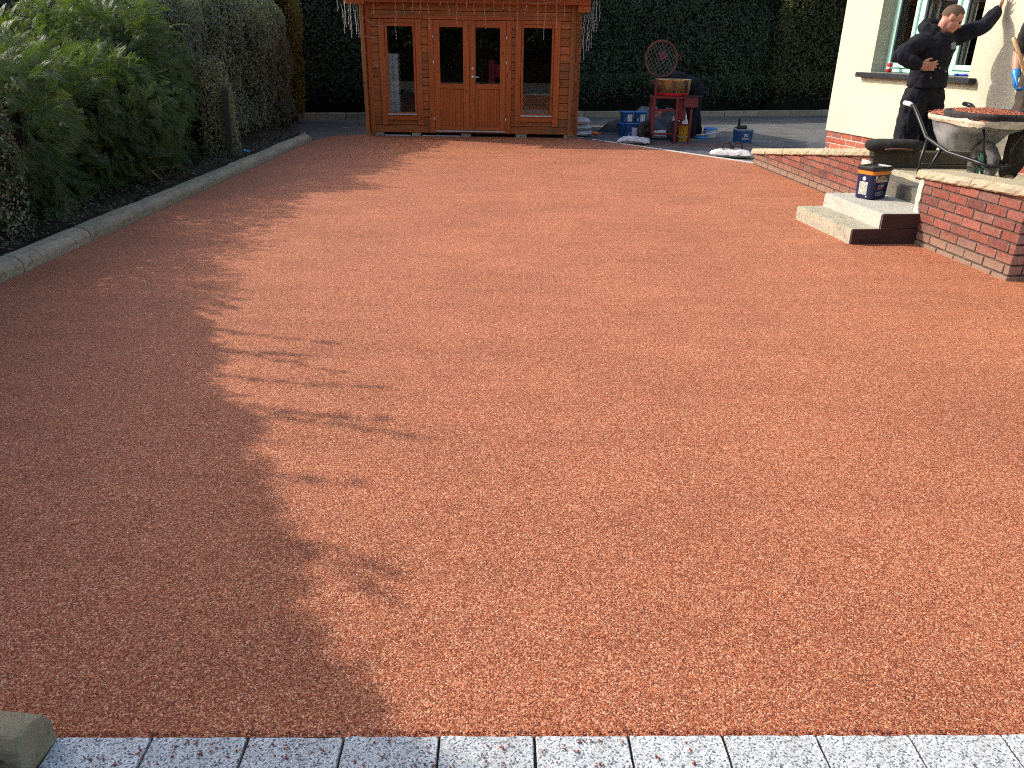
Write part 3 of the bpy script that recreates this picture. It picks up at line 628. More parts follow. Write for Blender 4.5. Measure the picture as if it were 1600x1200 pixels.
# feathery conifer hedge
def conifer(name, label, P0, P1, a, H, n, seed, hfun):
    g = np.random.default_rng(seed); root = thing(name, label, 'hedge', (P0[0], P0[1], 0)); org = np.array([P0[0], P0[1], 0.0])
    tv = []
    for j in range(8):                       # template frond in the x (length) / y (width) plane, drooping in z
        s_ = 0.08 + 0.92 * j / 8; droop = -0.42 * s_ * s_; w_ = 0.42 * (1 - s_ * 0.78) * (0.45 + min(1, s_ * 3) * 0.55)
        for sd in (-1, 1):
            for q in range(3):
                f0, f1_ = (0.0, 0.45, 0.75)[q], (0.62, 0.85, 1.0)[q]
                bx = s_ + 0.16 * f0; by = sd * w_ * f0; ex = s_ + 0.30 * f1_ * (1 + 0.25 * (q == 1)); ey = sd * w_ * f1_ * (1.0 if q != 1 else 0.72)
                dx, dy = ex - bx, ey - by; l_ = math.hypot(dx, dy); nx_, ny_ = -dy / l_ * 0.018, dx / l_ * 0.018
                zb = droop - 0.28 * abs(by); ze = droop - 0.28 * abs(ey) - 0.05 * f1_
                mx, my, mz = bx + dx * .5, by + dy * .5, (zb + ze) / 2 + 0.012
                tv.append([(bx, by, zb), (mx + nx_, my + ny_, mz), (ex, ey, ze), (mx - nx_, my - ny_, mz)])
    tv.append([(0, 0, 0), (0.5, 0.012, -0.10), (1.1, 0, -0.50), (0.5, -0.012, -0.10)])
    T = np.array(tv).reshape(-1, 3)
    S, N = hedge_surface(n, P0, P1, a, H, 8, hfun, (0.22, 0.10), g, (0.0, 2.2), 1.0, seed, 0.42, 0.55)
    dep = g.random(n) ** 1.3 * 0.34; S = S - N * dep[:, None]
    X_ = N * 0.8 + g.normal(0, 0.6, (n, 3)); X_[:, 2] -= g.uniform(0.1, 1.3, n) * (1 - np.abs(N[:, 2])); X_[:, 2] += 0.1
    X_ += 0.9 * np.stack([snoise(S, 1.3, 81), snoise(S, 1.3, 82), 0.6 * snoise(S, 1.3, 83)], 1) - N * 0.0
    X_ /= np.linalg.norm(X_, axis=1)[:, None]
    up = np.array([0, 0, 1.0]) + g.normal(0, 0.45, (n, 3)) + N * 0.5; Y_ = np.cross(up, X_); Y_ /= np.linalg.norm(Y_, axis=1)[:, None]; Z_ = np.cross(X_, Y_)
    sc_ = g.uniform(0.065, 0.145, n) * (1 + 0.5 * (g.random(n) > 0.93))
    Vv = (S[:, None, :] - org) + sc_[:, None, None] * (T[None, :, 0:1] * X_[:, None, :] + T[None, :, 1:2] * Y_[:, None, :] + T[None, :, 2:3] * Z_[:, None, :])
    m = len(T); V = Vv.reshape(-1, 3); V[:, 2] = np.maximum(V[:, 2], 0.09)
    link('foliage', np_mesh('foliage', V, np.arange(n * m).reshape(-1, 4)), L_conifer, root)
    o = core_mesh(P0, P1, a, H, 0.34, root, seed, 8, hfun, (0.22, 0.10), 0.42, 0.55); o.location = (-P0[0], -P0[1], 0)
    tr = MB()
    for y in np.arange(0.4, 6.0, 0.75): tr.tube([(0.35 + random.uniform(-.1, .1), y, 0.0), (0.3, y + .05, 0.6), (0.2, y, 1.2)], [0.05, 0.04, 0.02], 6)
    tr.build('stems', M_trunk, root)['kind'] = 'stuff'
    return root
conifer('conifer_hedge', 'long feathery green conifer hedge with drooping sprays along the left kerb', (-4.92, 3.4), (-4.85, 10.75), 0.97, 1.60, 15500, 21,
        lambda t_: np.interp(3.4 + 6.8 * t_, [3.4, 5.0, 6.5, 7.5, 8.7, 9.3, 9.9, 10.2], [1.12, 1.06, 0.98, 0.90, 0.97, 1.26, 1.30, 1.1]))
# dusty broad-leaved plant mixed in at the left frame edge
broad_hedge('shrub', 'patchy dusty leaved bush against the conifer hedge at the left frame edge', (-4.1, 4.6), (-4.05, 6.4), 0.28, 1.15, 5200, 0.018, L_brown, 8, 'shrub', lump=(0.1, 0.06), phis=(0.0, 2.8), tpow=3, depth=0.3, shoots=50, shoot_h=(0.1, 0.3), core=False)

# bare twigs over the top of the left shrubs
for i, (x, y, z, h_) in enumerate([(-7.2, 11.6, 1.75, 0.7), (-8.0, 12.6, 1.8, 0.9)]):
    t_ = thing('bare_branch', ['pale leafless branch curling up above the conifer hedge, the right hand one', 'pale leafless branch sticking up behind the conifer hedge, the left hand one'][i], 'branch', (x, y, 0))
    mb = MB(); pts = [(0, 0, 0)]
    for k in range(1, 8): pts.append((0.06 * math.sin(k * 1.1 + i), 0.04 * k * 0.3, z + (h_ * k / 7) - (0.0 if k > 1 else 0.2)))
    mb.tube(pts, [0.022, 0.018, 0.015, 0.012, 0.010, 0.008, 0.006, 0.004], 5); mb.build('stem', M_twig, t_)
    mb = MB()
    for k in range(3, 7):
        p = Vector(pts[k]); sd = (-1) ** k
        mb.tube([p, p + Vector((0.1 * sd, 0, 0.12)), p + Vector((0.24 * sd, 0.02, 0.16)), p + Vector((0.32 * sd, 0.02, 0.05))], [0.006, 0.005, 0.004, 0.002], 4)
    mb.build('twigs', M_twig, t_)

# litter, dead branches, blue scrap, post
g = np.random.default_rng(9); n = 9000
C = np.stack([-3.60 - np.abs(g.normal(0, 0.42, n)), g.uniform(1.6, 16.5, n), np.zeros(n)], 1)
C = C[(C[:, 1] < 13.8) | (C[:, 0] < -3.7 - (C[:, 1] - 13.8) * 0.8)]; n = len(C)
C[:, 2] = 0.10 + 0.02 * snoise(C, 0.6, 3) + g.random(n) * 0.03
A, B = leaf_dirs(np.tile([0, 0, 1.0], (n, 1)), g, 0.016, 0, 0.7)
o = quads(C, A, B, 'leaf_litter', L_litter, None); tag(o, 'dead leaves and bits of green lying on the dark soil by the left kerb', 'leaf litter', kind='stuff')
n = 90; C = np.stack([-3.35 + np.abs(g.normal(0, 1.1, n)), g.uniform(4.5, 14.0, n), np.full(n, 0.006)], 1); C = C[C[:, 0] < 2.5]; n = len(C)
A, B = leaf_dirs(np.tile([0, 0, 1.0], (n, 1)), g, 0.011, 0, 0.25); A[:, 2] *= 0.3; B[:, 2] *= 0.3
o = quads(C, A, B, 'fallen_leaves', L_litter, None); tag(o, 'a few tiny dead leaves blown onto the red driveway near the left kerb', 'leaves', kind='stuff')
t_ = thing('dead_branch', 'broken orange brown dead branch lying on the soil under the conifer hedge', 'branch', (-4.05, 8.5, 0.09))
MB().tube([(-0.12, 0.15, 0.36), (-0.02, 0.1, 0.26), (0.1, 0.02, 0.13), (0.28, -0.1, 0.03), (0.36, -0.05, 0.02)], [0.012, 0.015, 0.014, 0.011, 0.005], 6, True).build('stem', M_twigred, t_, True)
mb = MB()
g2 = random.Random(5)
for k in range(26):
    a = g2.uniform(0, 6.28); p = Vector((g2.uniform(-0.25, 0.35), g2.uniform(-0.15, 0.3), g2.uniform(0.02, 0.28))); L_ = g2.uniform(0.1, 0.4)
    q = p + Vector((math.cos(a) * L_, math.sin(a) * L_ * 0.6, g2.uniform(-0.15, 0.15))); q.z = max(q.z, 0.015); mid_ = (p + q) / 2 + Vector((0, 0, g2.uniform(0, 0.05)))
    mb.tube([p, mid_, q], [0.005, 0.0035, 0.0015], 4)
mb.tube([(-0.16, 0.1, 0.3), (-0.17, 0.02, 0.15), (-0.22, -0.1, 0.01)], [0.009, 0.008, 0.007], 5)
mb.build('twigs', M_twigred, t_)['kind'] = 'stuff'
t_ = MB(); g2 = random.Random(2)
pts = [(math.cos(a) * g2.uniform(0.04, 0.1), math.sin(a) * g2.uniform(0.03, 0.07)) for a in [k * 0.7 for k in range(9)]]
b = len(t_.v); t_.v += [(x, y, g2.uniform(0, 0.04)) for x, y in pts] + [(0, 0, 0.05)]; t_.f += [(k, (k + 1) % 9, 9) for k in range(9)]
o = t_.build('plastic_scrap', M_bluel, None, loc=(-3.74, 11.0, 0.10)); tag(o, 'crumpled scrap of blue plastic on the soil beside the left kerb', 'litter')
mb = MB().prism([(-0.04, -0.035), (0.04, -0.035), (0.04, 0.035), (-0.04, 0.035)], 0.0, 0.86)
mb.v[6] = (0.04, 0.035, 0.90); mb.v[7] = (-0.04, 0.035, 0.90)
o = mb.build('wooden_post', M_oldpost, None, bevel=0.006, loc=(-3.80, 10.6, 0.07), rot=(0, R(2), R(15))); tag(o, 'short weathered dark wooden post standing in the left border', 'post')

# ================================================================== CABIN
CX0, CX1, CY, CB = -2.60, 1.02, 14.40, 2.6
cab = thing('timber_cabin', 'orange stained timber log cabin with double glazed doors and two tall windows', 'cabin', (0, CY, 0))
H0, dz = 0.055, 0.1315
LT, LR = (-2.365, -1.64), (-0.03, 0.74)      # outer trim of the two windows
DT = (-1.522, -0.095)                        # outer trim of the door
def plank(x0, x1, z0, z1, y0=0.0, y1=0.045, m=M_logH, name='log_board', par=cab):
    return MB().box(x0, x1, y0, y1, z0 + 0.003, z1 - 0.003).build(name, m, par, bevel=0.007)
for k in range(17):
    z0 = H0 + dz * k; z1 = z0 + dz
    spans = [(CX0 - 0.02, CX1 + 0.075)]
    if z0 < 1.86 and z1 > 0.12 and k > 0:
        spans = [(CX0 - 0.02, LT[0] + 0.02), (LT[1] - 0.02, DT[0] + 0.02), (DT[1] - 0.02, LR[0] + 0.02), (LR[1] - 0.02, CX1 + 0.075)]
        if z1 < 0.33: spans = [(CX0 - 0.02, DT[0] + 0.02), (DT[1] - 0.02, CX1 + 0.075)]
    for a_, b_ in spans:
        if a_ < 0 and b_ > 0 and k == 0: plank(a_, -0.9, z0, z1); plank(-0.895, b_, z0, z1)
        else: plank(a_, b_, z0, z1)
# side walls: each course a board, crossing the front corner
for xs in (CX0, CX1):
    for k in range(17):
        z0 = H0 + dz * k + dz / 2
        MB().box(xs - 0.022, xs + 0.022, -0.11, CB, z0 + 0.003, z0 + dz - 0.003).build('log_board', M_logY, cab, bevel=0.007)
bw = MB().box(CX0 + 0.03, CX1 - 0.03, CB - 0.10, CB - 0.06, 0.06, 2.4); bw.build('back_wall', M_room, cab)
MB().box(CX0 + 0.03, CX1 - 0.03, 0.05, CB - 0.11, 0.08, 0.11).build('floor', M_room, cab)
# corner boards
MB().box(0.915, 1.03, -0.030, -0.004, 0.03, 2.42).build('corner_board', M_post, cab, bevel=0.004)
MB().box(-2.575, -2.50, -0.030, -0.004, 0.03, 2.42).build('corner_board', M_trimV, cab, bevel=0.004)
MB().box(-2.645, -2.585, -0.145, -0.115, 0.03, 2.30).build('corner_board', M_post, cab, bevel=0.004)
# cover boards above door
MB().box(-1.60, -0.055, -0.022, -0.003, 1.895, 1.955).build('lintel_board', M_trimH, cab, bevel=0.003)
MB().box(-2.45, -1.604, -0.022, -0.003, 1.90, 1.955).build('lintel_board', M_trimH, cab, bevel=0.003)
MB().box(-0.051, 0.87, -0.022, -0.003, 1.90, 1.955).build('lintel_board', M_trimH, cab, bevel=0.003)
# windows
def one(name, mat, par, *bx, bevel=0.004):
    for b_ in bx: MB().box(*b_).build(name, mat, par, bevel=bevel)
def cabin_window(x0, x1, zb, zt):
    o = empty('window', (0, 0, 0), 0, cab); one('frame', M_trimV, o, (x0, x0 + 0.10, -0.028, -0.002, zb - 0.08, zt), (x1 - 0.10, x1, -0.028, -0.002, zb - 0.08, zt))
    MB().box(x0 + 0.102, x1 - 0.102, -0.027, -0.001, zb, zb + 0.085).build('frame', M_trimH, o, bevel=0.004)
    MB().box(x0 + 0.102, x1 - 0.102, -0.027, -0.001, zt - 0.06, zt).build('frame', M_trimH, o, bevel=0.004)
    a_, b_, c_, d_ = x0 + 0.104, x1 - 0.104, zb + 0.115, zt - 0.062
    one('sash', M_trimV, o, (a_, a_ + 0.04, -0.012, 0.03, c_, d_), (b_ - 0.04, b_, -0.012, 0.03, c_, d_))
    one('sash', M_trimH, o, (a_ + 0.041, b_ - 0.041, -0.011, 0.029, c_, c_ + 0.02), (a_ + 0.041, b_ - 0.041, -0.011, 0.029, d_ - 0.05, d_))
    MB().box(a_, b_, -0.05, 0.0, zb + 0.088, zb + 0.112).build('weather_bar', M_alu, o, bevel=0.003)
    MB().box(a_ + 0.038, b_ - 0.038, 0.006, 0.010, c_ + 0.018, d_ - 0.048).build('pane', M_glass, o)
    return o
cabin_window(LT[0], LT[1], 0.27, 1.895); cabin_window(LR[0], LR[1], 0.27, 1.895)
# door
one('door_frame', M_trimV, cab, (DT[0], DT[0] + 0.088, -0.032, -0.002, 0.06, 1.893), (DT[1] - 0.088, DT[1], -0.032, -0.002, 0.06, 1.893))
MB().box(DT[0] + 0.089, DT[1] - 0.089, -0.045, 0.02, 0.085, 0.107).build('threshold', M_alu, cab, bevel=0.003)
def leafdoor(x0, x1, right):
    z0, z1 = 0.112, 1.888; st = 0.105
    o = empty('door', (0, 0, 0), 0, cab); one('stile', M_trimV, o, (x0, x0 + st, -0.02, 0.02, z0, z1), (x1 - st, x1, -0.02, 0.02, z0, z1))
    one('rail', M_trimH, o, (x0 + st + .001, x1 - st - .001, -0.019, 0.019, z1 - 0.11, z1), (x0 + st + .001, x1 - st - .001, -0.019, 0.019, z0, z0 + 0.075), (x0 + st + .001, x1 - st - .001, -0.019, 0.019, 0.80, 0.885))
    n = 8; w_ = (x1 - x0 - 2 * st) / n
    bm_ = MB().box(0.001, w_ - 0.001, -0.006, 0.010, z0 + 0.076, 0.799).mesh('board', bevel=0.004)
    for k in range(n): link('board', bm_, M_trimV, o, (x0 + st + w_ * k, 0, 0))
    MB().box(x0 + st, x1 - st, -0.003, 0.003, 0.886, z1 - 0.111).build('pane', M_glass, o)
    hx = x1 - 0.004 if right else x0 + 0.004
    for hz in (1.62, 1.22, 0.28):
        MB().tube([(hx + (0.008 if right else -0.008), -0.034, hz - 0.05), (hx + (0.008 if right else -0.008), -0.034, hz + 0.05)], 0.008, 8).build('hinge', M_silver, o, True)
    return o
leafdoor(-1.432, -0.822, False); rd_ = leafdoor(-0.817, -0.186, True)
hb = MB(); hb.box(-0.785, -0.745, -0.03, -0.021, 0.98, 1.02); hb.tube([(-0.765, -0.03, 1.0), (-0.765, -0.06, 1.0), (-0.755, -0.068, 1.0), (-0.65, -0.068, 0.995)], 0.009, 8); hb.build('handle', M_silver, rd_)
MB().lathe([(0.018, 0), (0.018, 0.006), (0.008, 0.008)], 14).build('keyhole', M_silver, rd_, loc=(-0.765, -0.021, 1.13), rot=(R(90), 0, 0))
# roof, front eave, fascia
rf = MB(); pts = [(-0.48, 2.33), (CB / 2, 2.86), (CB + 0.3, 2.33)]
for (ya, za), (yb, zb) in zip(pts, pts[1:]):
    rf.add([(CX0 - 0.30, ya, za), (CX1 + 0.30, ya, za), (CX1 + 0.30, yb, zb), (CX0 - 0.30, yb, zb), (CX0 - 0.30, ya, za + 0.035), (CX1 + 0.30, ya, za + 0.035), (CX1 + 0.30, yb, zb + 0.035), (CX0 - 0.30, yb, zb + 0.035)],
           [(0, 3, 2, 1), (4, 5, 6, 7), (0, 1, 5, 4), (1, 2, 6, 5), (2, 3, 7, 6), (3, 0, 4, 7)])
rf.build('roof', M_rooffelt, cab)
MB().box(CX0 - 0.30, CX1 + 0.30, -0.505, -0.482, 2.25, 2.37).build('fascia', M_trimH, cab, bevel=0.004)
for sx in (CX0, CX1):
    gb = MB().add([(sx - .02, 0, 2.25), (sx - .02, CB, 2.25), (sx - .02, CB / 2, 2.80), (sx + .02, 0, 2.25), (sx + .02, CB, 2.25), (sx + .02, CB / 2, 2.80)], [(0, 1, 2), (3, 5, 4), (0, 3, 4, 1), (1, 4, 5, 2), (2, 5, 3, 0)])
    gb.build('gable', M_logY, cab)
    # eave brackets: log ends running forward under the roof
    s_ = -1 if sx == CX0 else 1
for (x0, x1) in ((CX0 - 0.26, CX0 + 0.06), (CX1 - 0.02, CX1 + 0.19)):
    plank(x0, x1, 2.02 if x1 > 0 else 2.10, 2.125 if x1 > 0 else 2.19, -0.20, -0.155, M_trimH, 'eave_board'); plank(x0, x1, 2.125 if x1 > 0 else 2.19, 2.25, -0.20, -0.155, M_trimH, 'eave_board')
plank(CX0 + 0.062, CX1 - 0.022, 2.13, 2.25, -0.20, -0.155, M_trimH, 'eave_board')
# foundation blocks and dark crawl gap
for x0, x1 in ((-2.62, -2.36), (-1.86, -1.70), (-0.98, -0.80), (0.0, 0.2), (0.86, 1.04)):
    MB().box(x0, x1, 0.0, 0.2, -0.02, 0.053).build('foundation_block', M_kerb, cab, bevel=0.004)
MB().box(CX0, CX1, 0.25, 2.4, -0.02, 0.05).build('base', M_dark, cab)
for x0, x1 in ((-2.34, -1.88), (-1.68, -1.0)): MB().box(x0, x1, 0.01, 0.10, -0.02, 0.018).build('base_strip', M_alu, cab)
# things inside
fz = thing('fridge', 'tall white fridge freezer seen through the left cabin window', 'fridge', (-2.375, CY + 0.50, 0.11), R(4))
MB().box(-0.17, 0.25, 0.0, 0.5, 0.0, 1.24).build('cabinet', M_fridge, fz, bevel=0.01)
MB().box(-0.17, 0.155, -0.03, -0.004, 0.02, 1.235).build('door', M_fridge, fz, bevel=0.006)
MB().box(0.163, 0.25, -0.03, -0.004, 0.02, 1.235).build('door', M_fridge, fz, bevel=0.006)
cu = thing('throw', 'rose pink throw hanging inside behind the right cabin door', 'throw', (-0.42, CY + 0.9, 0.11))
mb = MB(); mb.box(-0.10, 0.02, 0, 0.04, 0, 1.15); mb.box(0.022, 0.12, 0, 0.04, 0.85, 1.08); mb.build('cloth', cloth('pink_cloth', (0.5, 0.06, 0.09), (0.4, 0.05, 0.08)), cu, bevel=0.01)
o = MB().box(-0.3, 0.3, 0, 0.5, 0, 0.32).build('storage_box', pm('beige_box', (0.5, 0.36, 0.26), (0.4, 0.3, 0.22), 6), None, bevel=0.03, loc=(0.30, CY + 0.4, 0.11)); tag(o, 'low beige box on the floor inside the right cabin window', 'box')

# icicle lights along the eave
il = thing('icicle_lights', 'white icicle fairy lights hanging in a row from the cabin eave', 'fairy lights', (0, CY, 0))
g3 = random.Random(11)
wm = MB(); xs = np.linspace(-2.9, 1.3, 60)
wm.tube([(x, -0.215 + 0.004 * math.sin(i), 2.215 + 0.015 * math.sin(i * 0.9)) for i, x in enumerate(xs)], 0.0035, 4)
wm.build('cable', M_lightwire, il)
def strand(x, y, ztop, L_, lean=0.0, dens=1.0, nodecol=True):
    n = max(4, int(L_ / 0.05)); pts = [(x, y, ztop)]; cx, cy = x, y
    for k in range(1, n + 1):
        cx += g3.uniform(-0.012, 0.012) + lean * L_ / n; cy += g3.uniform(-0.008, 0.008); pts.append((cx, cy, ztop - L_ * k / n))
    s_ = MB().tube(pts, 0.0024, 4); o = s_.build('strand', M_lightwire, il)
    bmb = MB()
    for k in range(1, n + 1):
        if k % 2 == 0 or k > n - 2: p = pts[k]; bmb.ellipsoid((p[0] + g3.uniform(-.008, .008), p[1] - .004, p[2]), 0.0045, 0.0045, 0.009, None, 6, 4)
    bmb.build('bulbs', M_bulb, o)
for x, L_, ln in [(-2.42, 0.24, 0), (-2.05, 0.62, 0.02), (-1.92, 0.28, -0.01), (-1.76, 0.20, 0), (-1.62, 0.22, -0.05), (-1.50, 0.46, 0), (-1.31, 0.1, 0), (-1.17, 0.24, 0), (-1.02, 0.36, 0.05), (-0.86, 0.14, 0), (-0.74, 0.22, -0.03), (-0.57, 0.44, 0.03),
                  (-0.42, 0.26, -0.02), (-0.25, 0.14, 0), (-0.16, 0.22, 0.04), (-0.03, 0.44, -0.02), (0.13, 0.2, -0.1), (0.33, 0.40, -0.02), (0.47, 0.60, -0.10), (0.62, 0.40, -0.1), (0.76, 0.22, 0.05)]:
    strand(x + 0.02, -0.212, 2.205, L_, ln)
for x, L_, z in [(-2.97, 0.26, 2.26), (-2.93, 0.20, 2.1), (-2.88, 0.44, 2.2), (-2.85, 0.56, 2.22), (-2.82, 0.40, 2.2), (-2.78, 0.38, 2.1), (-2.755, 0.52, 2.12), (-2.73, 0.45, 2.1), (-2.70, 0.42, 2.1), (-2.67, 0.5, 2.1),
                 (1.12, 0.50, 2.0), (1.15, 0.68, 2.0), (1.19, 0.55, 2.0), (1.22, 0.60, 2.05), (1.25, 0.70, 2.2), (1.27, 0.45, 2.2), (1.30, 0.50, 2.25), (1.33, 0.40, 2.2), (1.36, 0.34, 2.25), (1.17, 0.42, 2.0)]:
    strand(x, -0.22 + g3.uniform(-.04, .04), z, L_)
mb = MB(); mb.tube([(-2.60, -0.16, 1.93), (-2.45, -0.05, 1.80), (-2.30, -0.04, 1.77), (-2.16, -0.04, 1.80)], 0.003, 4); mb.tube([(-2.58, -0.15, 1.62), (-2.45, -0.04, 1.60), (-2.38, -0.04, 1.62)], 0.003, 4)
mb.tube([(0.1, -0.21, 2.16), (0.35, -0.215, 2.15), (0.6, -0.215, 2.18), (0.85, -0.215, 2.24)], 0.003, 4); mb.build('loose_cable', M_lightwire, il)

# ================================================================== BRICK WALLS
_bm = {}
def brick_mesh(L_, h0, h1, d=0.1, seed=0):
    key = (round(L_, 3), round(h0, 3), round(h1, 3), seed)
    if key in _bm: return _bm[key]
    g = random.Random(hash(key) & 0xffff); j = lambda: g.uniform(-0.0018, 0.0018)
    b = 0.004
    mb = MB().add([(0, 0, 0), (L_, 0, 0), (L_, d, 0), (0, d, 0), (0, 0, h0), (L_, 0, h1), (L_, d, h1), (0, d, h0)], [(0, 3, 2, 1), (4, 5, 6, 7), (0, 1, 5, 4), (1, 2, 6, 5), (2, 3, 7, 6), (3, 0, 4, 7)])
    mb.v = [(x + j(), y + j(), z + j()) for x, y, z in mb.v]
    me = mb.mesh('brick', bevel=min(b, h0 * 0.3, h1 * 0.3, L_ * 0.2)); _bm[key] = me; return me
def lay_bricks(par, M, Lw, z0, top, mat, joint=0.0135, bl=0.225, course=0.075, off=0.0, g=None):
    """bricks on the local xz plane facing -y, M maps them into the parent"""
    g = g or random.Random(1); rz = M.to_euler().z; k = 0; z = z0
    while z < max(top(0), top(Lw)) - 0.012:
        x = -((k % 2) * bl / 2 + off) % bl - bl
        while x < Lw:
            a_, b_ = max(x, 0.0) + joint / 2 * (x > 0), min(x + bl, Lw) - joint / 2 * (x + bl < Lw)
            if b_ - a_ > 0.03:
                h = course - joint; ha, hb_ = min(h, top(a_) - z), min(h, top(b_) - z)
                if max(ha, hb_) > 0.015:
                    ha = max(ha, 0.008); hb_ = max(hb_, 0.008)
                    me = brick_mesh(b_ - a_, ha, hb_, seed=g.randrange(3)); p = M @ Vector((a_, g.uniform(-0.0025, 0.0025), z))
                    link('brick', me, mat, par, p, (g.uniform(-.004, .004), g.uniform(-.004, .004), rz + g.uniform(-.006, .006)))
            x += bl
        z += course; k += 1
def coping(par, pts, w_, th, zf, over, mat, name='coping_stone', splits=None):
    """coping stones along local x from 0..L, front at y=-over"""
    g = random.Random(4)
    for a_, b_ in splits:
        n = max(3, int((b_ - a_) / 0.04)); mb = MB(); rows = []
        for i in range(n + 1):
            x = a_ + (b_ - a_) * i / n; zt = zf(x); jj = lambda s_=0.004: g.uniform(-s_, s_)
            ring = [(-over + 0.012 + jj(), -0.0), (-over + jj(0.006), 0.012), (-over + jj(0.007), th * 0.55 + jj()), (-over + 0.014 + jj(0.005), th + jj(0.003)), (0.02, th + 0.002 + jj(0.002)), (w_ - 0.02, th + jj(0.002)), (w_ + over, th - 0.01), (w_ + over, 0.0)]
            rows.append([(x + (jj(0.006) if i in (0, n) else 0), y, zt - th + z) for y, z in ring])
        m = 8
        for r in rows: mb.v += r
        for i in range(n):
            for k in range(m): mb.f.append((i * m + k, i * m + (k + 1) % m, (i + 1) * m + (k + 1) % m, (i + 1) * m + k))
        mb.f.append(tuple(range(m))[::-1]); mb.f.append(tuple(n * m + k for k in range(m)))
        o = mb.build(name, mat, par)
def wall_frame(P0, P1):
    d = Vector((P1[0] - P0[0], P1[1] - P0[1], 0)); return d.length, math.atan2(d.y, d.x)
# near wall
PN0, PN1 = (3.41, 6.62), (3.54, 5.39)
Ln, an = wall_frame(PN0, PN1)
nw = thing('brick_wall', 'near red brick retaining wall with stone coping, right of the steps', 'wall', (PN0[0], PN0[1], 0), an)
topn = lambda x: 0.53 + 0.062 * (x / Ln)
core = MB(); core.add([(0.013, 0.013, -0.03), (Ln - 0.013, 0.013, -0.03), (Ln - 0.008, 0.29, -0.03), (0.008, 0.29, -0.03), (0.013, 0.013, 0.527), (Ln - 0.013, 0.013, 0.589), (Ln - 0.008, 0.29, 0.589), (0.008, 0.29, 0.527)], [(0, 3, 2, 1), (4, 5, 6, 7), (0, 1, 5, 4), (1, 2, 6, 5), (2, 3, 7, 6), (3, 0, 4, 7)])
core.build('mortar', M_mortar, nw)
lay_bricks(nw, Matrix.Identity(4), Ln, -0.032, topn, M_brick, off=0.06, g=random.Random(2))
lay_bricks(nw, Matrix.Translation((Ln, 0.104, 0)) @ Matrix.Rotation(R(90), 4, 'Z'), 1.9, -0.032, lambda x: 0.592, M_brick, off=0.11, g=random.Random(3))
MB().box(Ln - 0.29, Ln - 0.008, 0.292, 2.0, -0.03, 0.588).build('mortar', M_mortar, nw)
coping(nw, None, 0.29, 0.068, lambda x: 0.598 + 0.062 * x / Ln, 0.032, M_coping, splits=[(-0.035, 0.64), (0.646, Ln + 0.03)])
o = MB().box(Ln - 0.30, Ln + 0.03, 0.33, 2.0, 0.592, 0.66).build('coping_stone', M_coping, nw, bevel=0.008)
# chalky patch at the far end of the near wall
mb = MB(); g4 = random.Random(8)
for i in range(9):
    z = 0.20 + 0.042 * i; 
    mb.v += [(-0.012 + g4.uniform(-.01, .01), -0.006 + g4.uniform(-.003, .003), z), (0.045 + g4.uniform(-.02, .03), -0.007 + g4.uniform(-.002, .002), z), (0.05, 0.03, z), (-0.012, 0.2, z)]
for i in range(8):
    for k in range(4): mb.f.append((i * 4 + k, i * 4 + (k + 1) % 4, i * 4 + 4 + (k + 1) % 4, i * 4 + 4 + k))
mb.build('render_patch', M_mortar_patch, nw)
# far wall
PF0, PF1 = (3.385, 11.33), (3.60, 8.10)
Lf, af = wall_frame(PF0, PF1)
fw = thing('brick_wall', 'far low red brick ramp wall with sloping stone coping, left of the steps', 'wall', (PF0[0], PF0[1], 0), af)
ztf = lambda x: 0.141 + 0.385 * (x / Lf)
core = MB(); core.add([(0.012, 0.012, -0.03), (Lf - 0.012, 0.012, -0.03), (Lf - 0.008, 0.25, -0.03), (0.008, 0.25, -0.03), (0.012, 0.012, ztf(0) - .004), (Lf - 0.012, 0.012, ztf(Lf) - .004), (Lf - 0.008, 0.25, ztf(Lf) - .004), (0.008, 0.25, ztf(0) - .004)], [(0, 3, 2, 1), (4, 5, 6, 7), (0, 1, 5, 4), (1, 2, 6, 5), (2, 3, 7, 6), (3, 0, 4, 7)])
core.build('mortar', M_mortar, fw)
lay_bricks(fw, Matrix.Identity(4), Lf, -0.06, lambda x: ztf(x) - 0.002, M_brick, g=random.Random(5))
lay_bricks(fw, Matrix.Translation((Lf, 0.104, 0)) @ Matrix.Rotation(R(90), 4, 'Z'), 0.15, -0.06, lambda x: ztf(Lf), M_brick, g=random.Random(6))
coping(fw, None, 0.25, 0.076, lambda x: ztf(x) + 0.076, 0.03, M_coping, splits=[(-0.04, 1.05), (1.055, 2.2), (2.205, Lf + 0.02)])
mb = MB().box(Lf - 0.16, Lf + 0.012, -0.008, 0.06, 0.36, 0.49); mb.build('render_patch', M_mortar_patch, fw, bevel=0.02)

# steps
stp = thing('concrete_steps', 'pale concrete steps between the two brick walls', 'steps', (2.84, 6.47, 0), math.atan2(1.03, -0.115) - math.pi / 2)
def rough_box(x0, x1, y0, y1, z0, z1, name, mat, par, amp=0.004, bev=0.01):
    mb = MB().box(x0, x1, y0, y1, z0, z1); me = mb.mesh(name)
    bm = bmesh.new(); bm.from_mesh(me); bmesh.ops.bevel(bm, geom=list(bm.edges), offset=bev, segments=2, affect='EDGES')
    bmesh.ops.subdivide_edges(bm, edges=[e for e in bm.edges if e.calc_length() > 0.15], cuts=8, use_grid_fill=True)
    V_ = np.array([v.co[:] for v in bm.verts]); nn_ = snoise(V_, 3.0, 5) * amp + snoise(V_, 9.0, 6) * amp * 0.4
    for v, q in zip(bm.verts, nn_): v.co += v.normal * float(q)
    bm.to_mesh(me); bm.free(); o = link(name, me, mat, par); return auto_smooth(o, 35)
rough_box(0.0, 0.80, 0.0, 1.05, -0.02, 0.128, 'step', M_step1, stp)
rough_box(0.245, 0.80, 0.004, 1.02, 0.120, 0.253, 'step', M_step, stp)
